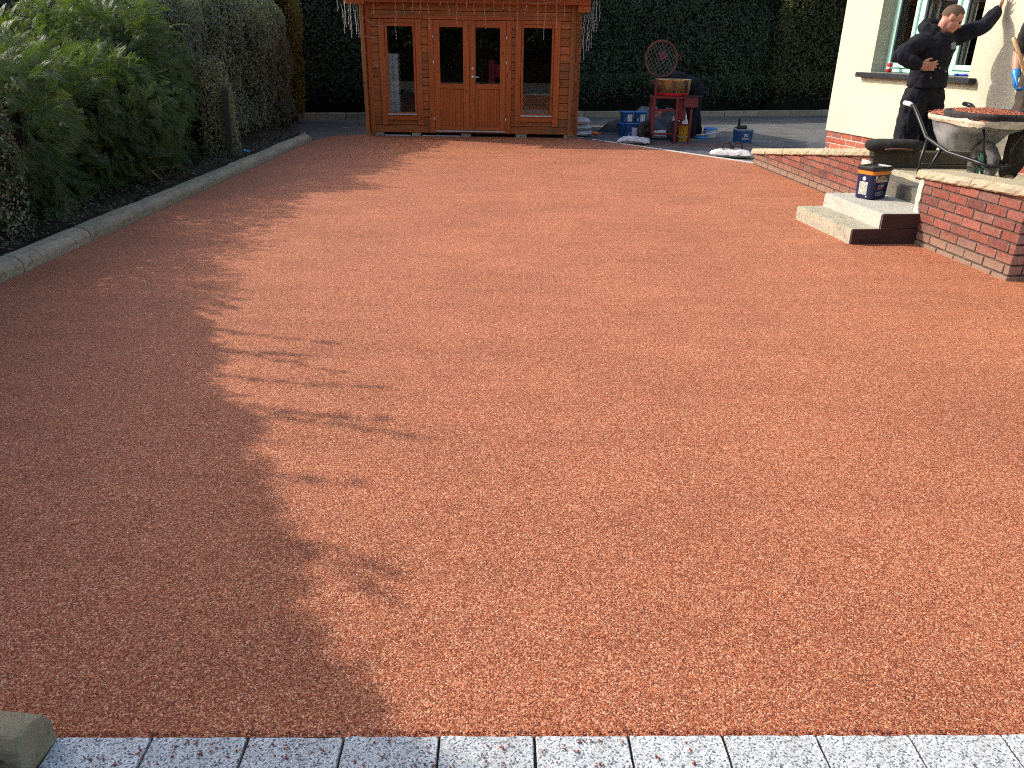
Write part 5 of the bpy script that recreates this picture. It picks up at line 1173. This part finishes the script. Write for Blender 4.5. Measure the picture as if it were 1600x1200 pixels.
def ring(y0, y1, w0, w1, z, n=40, p=0.45):
    out = []
    for k in range(n):
        a = 2 * math.pi * k / n; cx_, sy_ = math.cos(a), math.sin(a); ux, uy = abs(cx_) ** p * (1 if cx_ > 0 else -1), abs(sy_) ** p * (1 if sy_ > 0 else -1)
        y = (y0 + y1) / 2 + (y1 - y0) / 2 * uy; w_ = w0 + (w1 - w0) * (uy + 1) / 2; out.append((w_ * ux, y, z))
    return out
def loft(mb, rings, close=True):
    b = len(mb.v); n = len(rings[0])
    for r in rings: mb.v += r
    for i in range(len(rings) - 1):
        for k in range(n): mb.f.append((b + i * n + k, b + i * n + (k + 1) % n, b + (i + 1) * n + (k + 1) % n, b + (i + 1) * n + k))
    if close: mb.f.append(tuple(b + k for k in range(n))[::-1])
trm = MB(); loft(trm, [ring(0.20, 0.44, 0.13, 0.17, 0.275), ring(0.17, 0.47, 0.16, 0.20, 0.29), ring(0.06, 0.545, 0.235, 0.265, 0.43), ring(-0.32, 0.60, 0.30, 0.31, 0.555), ring(-0.33, 0.61, 0.305, 0.315, 0.56), ring(-0.31, 0.59, 0.29, 0.30, 0.553), ring(0.07, 0.53, 0.225, 0.255, 0.44), ring(0.19, 0.44, 0.15, 0.19, 0.30)]); trm.build('tray', M_greyplastic, wb, True)
g5 = random.Random(3)
ln = MB(); rr = []
for z, e in ((0.520, 0.004), (0.54, 0.012), (0.566, 0.020), (0.575, 0.012), (0.57, -0.02)):
    r = ring(-0.33 - e, 0.61 + e, 0.305 + e, 0.315 + e, z); rr.append([(x + g5.uniform(-.006, .006), y + g5.uniform(-.006, .006), zz + g5.uniform(-.008, .008)) for x, y, zz in r])
loft(ln, rr, False); ln.build('liner', M_creamliner, wb, True)
ln = MB(); loft(ln, [ring(-0.33, 0.34, 0.295, 0.305, 0.565), ring(-0.36, 0.36, 0.322, 0.325, 0.60), ring(-0.35, 0.35, 0.314, 0.316, 0.628), ring(-0.31, 0.32, 0.27, 0.285, 0.615)], False); ln.build('rubber_liner', M_rubber, wb, True)
# gravel heap
nx_ = 34; hp = MB(); g5 = random.Random(4)
for j in range(nx_):
    for i in range(nx_):
        u, v_ = i / (nx_ - 1) * 2 - 1, j / (nx_ - 1) * 2 - 1; r_ = max(abs(u), abs(v_)); x = u * 0.295 * (1 - 0.10 * abs(v_) ** 4); y = 0.14 + v_ * 0.455
        hp.v.append((x, y, 0.575 + 0.065 * (1 - r_ ** 2.5) + g5.uniform(-.006, .006)))
for j in range(nx_ - 1):
    for i in range(nx_ - 1): a_ = j * nx_ + i; hp.f.append((a_, a_ + 1, a_ + 1 + nx_, a_ + nx_))
hp.build('gravel', M_drive, wb)
V = []; Fc = []; g = np.random.default_rng(6)
for k in range(1600):
    u, v_ = g.uniform(-1, 1, 2); r_ = max(abs(u), abs(v_)); chip(u * 0.30, 0.14 + v_ * 0.465, 0.577 + 0.065 * (1 - r_ ** 2.5), g.uniform(0.004, 0.009))
o = link('gravel_stones', np_mesh('gravel_stones', V, Fc), M_chip, wb); o['kind'] = 'stuff'
# black oval rubber basin on the upstand
bs = thing('rubber_basin', 'flat black oval rubber basin lying on the coping behind the navy tub', 'basin', (3.80, 8.06, 0.578), R(-4))
MB().lathe([(0.20, 0.0), (0.25, 0.012), (0.285, 0.04), (0.29, 0.075), (0.27, 0.105), (0.20, 0.118), (0.0, 0.122)], 32, sx=1.0, sy=0.42).build('bowl', M_rubber, bs, True)
mb = MB(); mb.tube([(-0.13 + 0.026 * k, -0.135 - 0.012 * math.sin(k / 10 * math.pi), 0.032 + 0.012 * math.sin(k / 10 * math.pi)) for k in range(11)], 0.010, 6); mb.build('handle', pm('brown_rope', (0.17, 0.09, 0.05), (0.1, 0.05, 0.03), 30), bs, True)

# ================================================================== NAVY TUB
def text_mesh(s_, size, name, mat, par, loc, rot, ext=0.0):
    cu_ = bpy.data.curves.new(name, 'FONT'); cu_.body = s_; cu_.size = size; cu_.extrude = ext; cu_.align_x = 'CENTER'; cu_.resolution_u = 2
    o = bpy.data.objects.new(name, cu_); COL.objects.link(o); dg = bpy.context.evaluated_depsgraph_get(); dg.update()
    me = bpy.data.meshes.new_from_object(o.evaluated_get(dg)); bpy.data.objects.remove(o); me.materials.clear()
    return link(name, me, mat, par, loc, rot)
def round_rect(w_, d_, r, n=5):
    out = []
    for cx_, cy_, a0 in ((w_ - r, d_ - r, 0), (-w_ + r, d_ - r, 90), (-w_ + r, -d_ + r, 180), (w_ - r, -d_ + r, 270)):
        for k in range(n + 1): a = R(a0 + 90 * k / n); out.append((cx_ + r * math.cos(a), cy_ + r * math.sin(a)))
    return out
def rr_loft(specs):
    mb = MB(); rings = [[(x, y, z) for x, y in round_rect(w_, d_, r)] for w_, d_, r, z in specs]; loft(mb, rings, True)
    n = len(rings[0]); b = len(mb.v) - n; mb.f.append(tuple(b + k for k in range(n))); return mb
tb = thing('plastic_tub', 'navy plastic tub with an orange band and black lid standing on the steps', 'tub', (3.305, 7.285, 0.256), R(27))
rr_loft([(0.108, 0.085, 0.03, 0.0), (0.111, 0.088, 0.03, 0.008), (0.1195, 0.0965, 0.035, 0.215)]).build('body', M_navy, tb, True); auto_smooth(bpy.data.objects[tb.children[-1].name], 50)
rr_loft([(0.1205, 0.0975, 0.035, 0.2155), (0.1225, 0.0995, 0.035, 0.248)]).build('band', plain('orange_band', (0.80, 0.24, 0.02)), tb); auto_smooth(tb.children[-1], 50)
mb = rr_loft([(0.1235, 0.1005, 0.035, 0.249), (0.1285, 0.1055, 0.037, 0.253), (0.131, 0.108, 0.038, 0.272), (0.128, 0.105, 0.037, 0.286), (0.121, 0.098, 0.034, 0.288), (0.116, 0.093, 0.03, 0.276)]); o = mb.build('lid', M_blackp, tb); auto_smooth(o, 40)
# printed panels (on the long face -y and the short face -x); the faces lean out a little with height
def panel(name, pts, mat, face, off):
    mb = MB(); v_ = []
    for a, z in pts:
        lean = 0.0855 * z / 0.215 * 0.11 + off
        v_.append((a, -0.0882 - lean, z) if face == 'y' else (-0.1112 - lean, a, z))
    n = len(v_); d_ = Vector((0, 0.002, 0)) if face == 'y' else Vector((0.002, 0, 0))
    mb.v = [tuple(q) for q in v_] + [tuple(Vector(q) + d_) for q in v_]; mb.f = [tuple(range(n)) if face == 'y' else tuple(range(n))[::-1]] + [(i, n + i, n + (i + 1) % n, (i + 1) % n) for i in range(n)]
    return mb.build(name, mat, tb)
panel('label_picture', [(-0.085, 0.150)] + [(-0.085 + 0.17 * k / 10, 0.150 + 0.06 * math.sin(k / 10 * math.pi) ** 0.6) for k in range(1, 10)] + [(0.085, 0.150)], M_print_tan, 'y', 0.0008)
panel('label_corner', [(-0.086, 0.165), (-0.062, 0.205), (-0.086, 0.208)], M_print_white, 'y', 0.0016)
lf = M_print_white
rotf = (R(90 - 2.3), 0, 0)
text_mesh('Rompox', 0.036, 'logo_text', lf, tb, (0.002, -0.0992, 0.152), (R(88), 0, 0))
panel('logo_swoosh', [(-0.03, 0.138), (0.03, 0.146), (0.034, 0.150), (-0.03, 0.143)], M_print_red, 'y', 0.0022)
text_mesh('D 2000', 0.024, 'product_text', lf, tb, (0.0, -0.0975, 0.112), (R(88), 0, 0))
panel('label_stripe', [(-0.036, 0.093), (0.036, 0.096), (0.036, 0.106), (-0.036, 0.103)], M_print_red, 'y', 0.001)
panel('label_stripe', [(-0.036, 0.084), (0.036, 0.087), (0.036, 0.091), (-0.036, 0.088)], M_print_tan, 'y', 0.001)
for q in (((-0.04, 0.030), (0.04, 0.033), (0.04, 0.0345), (-0.04, 0.0315)), ((-0.04, 0.060), (0.04, 0.063), (0.04, 0.0645), (-0.04, 0.0615)), ((-0.04, 0.03), (-0.0385, 0.03), (-0.0385, 0.062), (-0.04, 0.062)), ((0.0385, 0.033), (0.04, 0.033), (0.04, 0.064), (0.0385, 0.064)), ((-0.03, 0.045), (0.02, 0.047), (0.02, 0.050), (-0.03, 0.048))):
    panel('label_box', q, M_label, 'y', 0.001)
panel('side_picture', [(-0.045, 0.035), (0.045, 0.035), (0.045, 0.150), (-0.045, 0.150)], M_print_cream, 'x', 0.001)
panel('side_badge', [(0.018 * math.cos(k / 12 * 6.283), 0.178 + 0.018 * math.sin(k / 12 * 6.283)) for k in range(12)], M_print_white, 'x', 0.001)
panel('side_mark', [(-0.052, 0.015), (-0.036, 0.015), (-0.04, 0.025), (-0.052, 0.025)], M_print_white, 'x', 0.001)

# ================================================================== MIXER AND CLUTTER
mx = thing('forced_action_mixer', 'red wheeled pan mixer with a blotched drum and its round grid lid raised', 'mixer', (2.70, 14.1, -0.012))
fm = MB()
def bx(x0, x1, y0, y1, z0, z1, mat=M_red, name='leg', par=mx, bevel=0.004): return MB().box(x0, x1, y0, y1, z0, z1).build(name, mat, par, bevel=bevel)
bx(-0.385, -0.34, -0.26, -0.215, 0.16, 0.77); bx(0.005, 0.05, -0.285, -0.245, 0.0, 0.77); bx(0.265, 0.305, -0.22, -0.18, 0.0, 0.60); bx(-0.36, -0.32, 0.22, 0.26, 0.14, 0.77); bx(0.20, 0.24, 0.24, 0.28, 0.0, 0.77)
fr = MB(); fr.box(-0.335, 0.004, -0.255, -0.22, 0.53, 0.565); fr.box(-0.335, 0.004, -0.255, -0.22, 0.15, 0.18); fr.box(0.052, 0.264, -0.25, -0.215, 0.30, 0.33); fr.box(-0.38, 0.24, -0.27, -0.23, 0.735, 0.77); fr.box(-0.375, -0.34, -0.21, 0.22, 0.72, 0.755); fr.box(-0.3, 0.3, 0.24, 0.27, 0.735, 0.77); fr.box(-0.335, -0.30, -0.21, 0.215, 0.15, 0.18)
fr.tube([(-0.36, -0.24, 0.76), (-0.37, -0.24, 0.95), (-0.40, -0.25, 1.0), (-0.47, -0.26, 1.02)], 0.012, 8); fr.tube([(-0.36, -0.24, 0.78), (-0.31, -0.2, 1.03)], 0.012, 8)
fr.build('frame', M_red, mx, bevel=0.003)
bx(0.06, 0.20, -0.2, 0.1, 0.38, 0.755, M_red, 'gearbox', mx, 0.02)
bx(0.14, 0.375, -0.26, -0.02, 0.60, 0.765, pm('dull_red_box', (0.20, 0.035, 0.035), (0.14, 0.035, 0.03), 14, 0.6), 'motor_cover')
bx(0.10, 0.42, -0.31, -0.22, 0.772, 0.785, M_steel_b, 'chute')
MB().lathe([(0.275, 0.775), (0.278, 0.78), (0.285, 0.82), (0.286, 0.825)], 48, c=(0, 0, 0)).build('drum_base', plain('drum_red', (0.40, 0.012, 0.02), 0.4), mx, True, loc=(-0.035, 0, 0))
dm = MB().lathe([(0.287, 0.8255), (0.305, 1.02), (0.312, 1.03), (0.304, 1.034), (0.292, 1.02), (0.28, 0.84), (0.0, 0.835)], 56); dm.build('drum', M_drum, mx, True, loc=(-0.035, 0, 0)); auto_smooth(mx.children[-1], 35)
MB().lathe([(0.09, 0.836), (0.09, 0.95), (0.05, 0.97), (0.0, 0.975)], 20).build('rotor', M_rust, mx, True, loc=(-0.035, 0, 0))
# raised grid lid
lid = MB(); n = 48; rl = 0.285
lid.tube([(rl * math.cos(2 * math.pi * k / n), 0, rl * math.sin(2 * math.pi * k / n)) for k in range(n + 1)], 0.018, 8, False)
lo = lid.build('lid_ring', M_rust, mx, True, loc=(-0.245, 0.10, 1.345), rot=(R(-6), R(12), R(12)))
wm = MB()
for sgn in (-1, 1):
    for k in range(-4, 5):
        q = k * 0.058; h_ = math.sqrt(max(rl * rl - q * q, 0)); dx, dz_ = math.cos(R(50 * sgn)), math.sin(R(50 * sgn)); px_, pz_ = -dz_, dx
        wm.tube([(px_ * q - dx * h_, 0.003 * sgn, pz_ * q - dz_ * h_), (px_ * q + dx * h_, 0.003 * sgn, pz_ * q + dz_ * h_)], 0.0034, 5)
wm.build('grid', M_wire, lo)
MB().box(-0.02, 0.10, 0.01, 0.04, -0.02, 0.10).build('plate', M_red, lo, bevel=0.003, rot=(0, R(-35), 0))
MB().tube([(0.27, 0, 0.12), (0.33, 0, 0.16), (0.34, 0, 0.08), (0.28, 0, 0.04)], 0.008, 6).build('catch', M_rust, lo, True)
def mwheel(loc, rz):
    w_ = MB().lathe([(0.02, -0.05), (0.075, -0.045), (0.08, -0.03), (0.08, 0.03), (0.075, 0.045), (0.02, 0.05)], 24); w_.xf(Matrix.Rotation(R(90), 4, 'X')); wo_ = w_.build('wheel', M_steel_b, mx, True, loc=loc, rot=(0, 0, rz))
    t2 = MB()
    prof = [(0.082, -0.045), (0.13, -0.055), (0.165, -0.048), (0.178, -0.02), (0.178, 0.02), (0.165, 0.048), (0.13, 0.055), (0.082, 0.045)]
    t2.lathe(prof, 32, cap=False); t2.xf(Matrix.Rotation(R(90), 4, 'X')); t2.build('tyre', M_rubber, wo_, True)
mwheel((-0.44, -0.02, 0.18), R(38)); mwheel((0.09, 0.10, 0.18), R(38))

def tub(label, loc, w_, h_, body, lidm, lbl, rz=0, cat='tub', taper=0.9, group=None, hnd=True, name='plastic_tub', label2=True):
    o = thing(name, label, cat, loc, rz, group)
    a = MB().lathe([(w_ * taper, 0), (w_ * taper + .004, 0.006), (w_, h_)], 28); a.build('body', body, o, True); auto_smooth(o.children[-1], 50)
    if lidm: b = MB().lathe([(w_ + .001, h_ + .0005), (w_ + .008, h_ + .003), (w_ + .008, h_ + .018), (w_, h_ + .022), (w_ - .01, h_ + .016), (0, h_ + .016)], 28); b.build('lid', lidm, o); auto_smooth(o.children[-1], 50)
    if lbl:
        m = MB(); n = 10; k0 = -0.5; sp = 1.15
        for k in range(n + 1):
            an = R(-90) + sp * (k / n - 0.5) * 1.0 + 0.25
            for zf in (0.12, 0.82): r_ = w_ * (taper + (1 - taper) * zf) + 0.0022; m.v.append((r_ * math.cos(an), r_ * math.sin(an), h_ * zf))
        for k in range(n): m.f.append((2 * k, 2 * k + 2, 2 * k + 3, 2 * k + 1))
        m.build('label', lbl, o)
    if hnd:
        MB().tube([((w_ + .006) * math.cos(a_), -0.01 - 0.03 * math.sin(a_), h_ * 0.93 + (0.06 if hnd == 2 else -0.09) * math.sin(a_)) for a_ in [math.pi * k / 12 for k in range(13)]], 0.004, 5).build('handle', M_blackp, o, True)
    return o
def boxtub(label, loc, w_, d_, h_, body, lidm, lbl, rz=0, group=None):
    o = thing('plastic_tub', label, 'tub', loc, rz, group)
    rr_loft([(w_ * .9, d_ * .9, .025, 0), (w_, d_, .03, h_)]).build('body', body, o); auto_smooth(o.children[-1], 50)
    rr_loft([(w_ + .004, d_ + .004, .03, h_ + .001), (w_ + .008, d_ + .008, .03, h_ + .02), (w_, d_, .03, h_ + .026)]).build('lid', lidm, o); auto_smooth(o.children[-1], 50)
    if lbl:
        def fq(x0, x1, z0, z1, m, nm):
            y_ = lambda z: -(d_ * (0.9 + 0.1 * z / h_)) - 0.002
            MB().add([(x0, y_(z0), z0), (x1, y_(z0), z0), (x1, y_(z1), z1), (x0, y_(z1), z1), (x0, y_(z0) + .001, z0), (x1, y_(z0) + .001, z0), (x1, y_(z1) + .001, z1), (x0, y_(z1) + .001, z1)], [(0, 1, 2, 3), (0, 4, 5, 1), (1, 5, 6, 2), (2, 6, 7, 3), (3, 7, 4, 0)]).build(nm, m, o)
        fq(0.0, w_ * .85, h_ * .12, h_ * .85, M_label, 'label'); fq(-w_ * .85, -w_ * .05, h_ * .12, h_ * .85, M_blue, 'label_panel'); fq(-w_ * .6, -w_ * .25, h_ * .2, h_ * .55, M_white, 'label_figure')
    return o
Gt = 'blue and white resin tubs beside the mixer'
boxtub('blue and white resin tub, lower left one of the cluster beside the mixer', (2.06, 14.48, -0.012), 0.105, 0.10, 0.25, M_blue, M_blue, True, R(4), Gt)
boxtub('dark blue tub half hidden behind the left wheel of the mixer', (2.29, 14.62, -0.012), 0.11, 0.10, 0.24, M_blue, M_blue, None, R(-8), Gt)
boxtub('blue and white resin tub at the back left of the cluster with a bright lid', (2.02, 14.98, -0.012), 0.10, 0.10, 0.22, M_blue, M_bluel, None, R(2), Gt)
boxtub('blue and white resin tub stacked upper left with a bright blue lid', (2.04, 15.0, 0.236), 0.102, 0.10, 0.17, M_blue, M_bluel, True, R(2), Gt)
boxtub('blue and white resin tub at the back right standing on the tarmac', (2.30, 15.0, -0.012), 0.10, 0.10, 0.22, M_blue, M_bluel, None, R(-3), Gt)
boxtub('blue and white resin tub stacked upper right with a pale lid', (2.29, 15.02, 0.236), 0.102, 0.10, 0.17, M_blue, M_bluel, True, R(-3), Gt)
bt = boxtub('square blue tub with white printing standing alone on the tarmac', (4.02, 14.28, -0.012), 0.145, 0.13, 0.20, M_blue, plain('pale_blue_lid', (0.22, 0.28, 0.32)), None, R(6))
text_mesh('00', 0.085, 'logo_text', M_print_white, bt, (0.01, -0.131, 0.105), (R(86), 0, 0)); text_mesh('RESIN', 0.052, 'print_text', M_print_white, bt, (0.01, -0.128, 0.055), (R(86), 0, 0)); 
MB().tube([(0.153, 0.0, 0.21), (0.165, -0.03, 0.15), (0.16, -0.02, 0.07)], 0.005, 5).build('handle', M_blackp, bt, True)
dr = thing('mixing_drill', 'black hand held mixing drill resting on the lid of the square blue tub', 'power tool', (4.02, 14.26, 0.216), R(8))
MB().box(-0.13, 0.05, -0.035, 0.035, 0.0, 0.06).build('body', M_blackp, dr, bevel=0.012); MB().box(-0.12, -0.075, -0.02, 0.02, 0.062, 0.19).build('handle', M_blackp, dr, bevel=0.01)
MB().tube([(-0.13, 0, 0.03), (-0.28, -0.02, 0.02), (-0.50, -0.04, -0.06), (-0.90, -0.08, -0.10)], [0.012, 0.010, 0.008, 0.008], 8).build('shaft', M_silver, dr, True)
yb_ = thing('builders_bucket', 'yellow bucket standing behind the right hand legs of the mixer', 'bucket', (2.93, 14.30, -0.012))
a = MB().lathe([(0.10, 0), (0.135, 0.25), (0.145, 0.25), (0.145, 0.262), (0.13, 0.262), (0.095, 0.01), (0, 0.01)], 28); a.build('body', M_yellow, yb_); auto_smooth(yb_.children[-1], 50)
for k in range(6): an = R(-140 + 20 * k); MB().tube([(0.103 * math.cos(an), 0.103 * math.sin(an), 0.01), (0.137 * math.cos(an), 0.137 * math.sin(an), 0.245)], 0.006, 5).build('rib', M_yellow, yb_)
MB().tube([(0.146 * math.cos(a_), -0.02 - 0.13 * math.sin(a_), 0.24 - 0.17 * math.sin(a_)) for a_ in [math.pi * k / 10 for k in range(11)]], 0.004, 5).build('handle', M_silver, yb_, True)
bk_ = tub('white bucket with a bright blue lid behind the worker at the mixer', (3.62, 15.05, -0.012), 0.12, 0.14, M_white, None, None, 0, 'bucket', 0.85, None, True, 'bucket')
o = MB().lathe([(0.0, 0.0), (0.13, 0.0), (0.135, 0.015), (0.12, 0.02), (0.0, 0.014)], 28).build('blue_lid', M_bluel, None, True, loc=(3.43, 14.85, -0.01)); tag(o, 'flat bright blue bucket lid lying on the tarmac right of the mixer', 'lid')
MB().lathe([(0.0, 0.0), (0.12, 0.0), (0.125, 0.015), (0.11, 0.02), (0.0, 0.014)], 28).build('lid', M_bluel, bk_, True, loc=(0, 0, 0.144), rot=(R(5), 0, 0))

def sack(name, label, loc, w_, d_, h_, mat, rz=0, seed=0, cat='sack', group=None):
    n, m = 26, 16; mb = MB(); g = random.Random(seed)
    P_ = []
    for s_ in (1, -1):
        for j in range(m + 1):
            for i in range(n + 1):
                u, v_ = i / n * 2 - 1, j / m * 2 - 1; e = (1 - abs(u) ** 3.2) ** 0.55 * (1 - abs(v_) ** 2.6) ** 0.5
                z = h_ * (0.5 + (0.5 if s_ > 0 else -0.48) * e); P_.append((u * w_ / 2, v_ * d_ / 2 * (1 - 0.12 * abs(u) ** 3), z))
    A_ = np.array(P_); nz = snoise(A_, 2.5, 60 + seed) * 0.12 * h_ - np.abs(snoise(A_, 5, 61 + seed)) * 0.16 * h_; A_[:, 2] += nz * (A_[:, 2] > h_ * 0.3); A_[:, 2] = np.maximum(A_[:, 2], 0)
    mb.v = [tuple(p) for p in A_]; o_ = (n + 1) * (m + 1)
    for j in range(m):
        for i in range(n): a_ = j * (n + 1) + i; mb.f.append((a_, a_ + 1, a_ + n + 2, a_ + n + 1)); a_ += o_; mb.f.append((a_, a_ + n + 1, a_ + n + 2, a_ + 1))
    o = mb.build(name, mat, None, True, loc=loc, rot=(0, 0, rz)); return tag(o, label, cat, group)
sack('sack', 'pale grey plastic sack lying flat in front of the left mixer wheel', (2.02, 13.78, -0.010), 0.55, 0.30, 0.13, M_bag, R(-8), 1)
sack('sack', 'white sack behind the mixer frame between its wheels', (2.62, 14.62, -0.012), 0.5, 0.3, 0.16, M_bag, R(6), 2)
sack('sack', 'bright white sack lying near the corner of the far brick wall', (3.27, 12.15, -0.012), 0.62, 0.30, 0.13, M_bagw, R(-14), 3)
Gs = 'pale sacks stacked beside the cabin'
sack('sack', 'bottom sack of the stack beside the right corner of the cabin', (1.20, 14.9, -0.012), 0.42, 0.40, 0.12, M_bag, R(10), 4, group=Gs)
sack('sack', 'middle sack of the stack beside the right corner of the cabin', (1.19, 14.9, 0.09), 0.40, 0.38, 0.12, M_bag, R(-6), 5, group=Gs)
sack('sack', 'topmost sack of the stack beside the right corner of the cabin', (1.16, 14.9, 0.19), 0.38, 0.38, 0.14, M_bag, R(4), 6, group=Gs)
o = MB().ellipsoid((0, 0, 0.035), 0.09, 0.06, 0.035, None, 12, 8).build('orange_bag', M_orange, None, True, loc=(1.46, 14.78, 0.02), rot=(0, R(12), 0)); tag(o, 'small crumpled orange plastic bag beside the stacked pale sacks', 'bag')
sk = sack('sack', 'tall white bag standing behind the mixer against the dark tarpaulin', (2.98, 14.75, -0.012), 0.28, 0.22, 0.52, M_bagw, 0, 7)
# kneeling-board handles on the white sack
for i, x in enumerate((3.20, 3.36)):
    o = MB().tube([(-0.065, 0, 0), (-0.06, 0, 0.05), (-0.035, 0, 0.082), (0.035, 0, 0.086), (0.06, 0, 0.055), (0.065, 0, 0)], 0.013, 8)
    rt = thing('float_trowel', ['flooring trowel with a dark loop handle on the white sack, the left one', 'flooring trowel with a dark loop handle on the white sack, the right one'][i], 'trowel', (x, 12.16 - 0.03 * i, 0.118), R(-10), 'trowels lying on the white sack')
    o.build('handle', M_oldpost, rt, True); MB().box(-0.075, 0.075, -0.05, 0.05, -0.004, 0.0015).build('blade', M_alu, rt)

# dark tarpaulin heap
def heap(name, label, loc, w_, d_, h_, mat, rz=0, seed=0, fold=1.0):
    n, m = 60, 40; X_, Y_ = np.meshgrid(np.linspace(-1, 1, n), np.linspace(-1, 1, m)); P = np.stack([X_.ravel() * w_ / 2, Y_.ravel() * d_ / 2, np.zeros(n * m)], 1)
    r = np.sqrt(X_.ravel() ** 2 + Y_.ravel() ** 2); h__ = np.clip(1 - r ** 2.2, 0, 1)
    q = P.copy(); P[:, 2] = h_ * h__ * (0.8 + 0.3 * snoise(q, 0.9, 70 + seed)) + fold * (0.03 * np.abs(snoise(q * np.array([1, 2.2, 1]), 1.6, 71 + seed)) + 0.012 * snoise(q, 5, 72 + seed)) * np.clip(1.25 - r, 0.15, 1)
    P[:, 2] = np.maximum(P[:, 2], 0.002)
    i = np.arange(n * m).reshape(m, n); Fq = np.stack([i[:-1, :-1], i[:-1, 1:], i[1:, 1:], i[1:, :-1]], -1).reshape(-1, 4)
    rr_ = r[Fq].mean(1); edge = 1.12 + 0.10 * np.sin(np.arctan2(Y_.ravel(), X_.ravel())[Fq[:, 0]] * 5 + seed); Fq = Fq[rr_ < edge]
    o = link(name, np_mesh(name, P, Fq, True), mat, None, loc, (0, 0, rz)); return tag(o, label, 'sheet')
heap('tarpaulin', 'heap of materials under a dark tarpaulin behind the mixer', (2.55, 15.75, -0.011), 1.9, 0.95, 0.60, M_sheet, R(4), 1, 1.5)
heap('plastic_sheet', 'crumpled black plastic sheet on the ground between the cabin and the mixer', (1.72, 14.22, -0.008), 1.15, 0.55, 0.035, M_sheet, R(-18), 2, 1.6)
heap('plastic_sheet', 'flat dark membrane spread under the mixer', (3.0, 14.0, -0.0095), 2.1, 0.8, 0.004, M_membrane, R(-6), 3, 0.25)
heap('plastic_sheet', 'flat dark grey membrane on the ground left of the far brick wall end', (3.0, 12.75, -0.0075), 1.4, 0.75, 0.006, M_membrane, R(-48), 4, 0.3)
heap('plastic_sheet', 'black membrane with a raised fold right of the square blue tub', (4.85, 13.9, -0.008), 1.5, 0.75, 0.03, M_membrane, R(-3), 5, 0.7)
heap('plastic_sheet', 'dark membrane lying beside the sloping coping of the far brick wall', (4.35, 12.6, -0.006), 1.1, 1.5, 0.01, M_membrane, R(8), 6, 0.4)
# big dark board leaning on blocks behind the far wall
bd = MB().add([(3.63, 11.15, 0.16), (3.70, 10.3, 0.235), (4.15, 11.05, 0.24), (4.14, 12.6, 0.05), (4.02, 12.62, 0.03)], [(0, 1, 2, 3, 4)]); 
bd.v += [(x, y, z - 0.012) for x, y, z in bd.v]; bd.f += [(9, 8, 7, 6, 5)] + [(i, 5 + i, 5 + (i + 1) % 5, (i + 1) % 5) for i in range(5)]
o = bd.build('rubber_mat', M_sheet, None); tag(o, 'dark rubber mat sloping down behind the far brick wall by the house corner', 'mat')
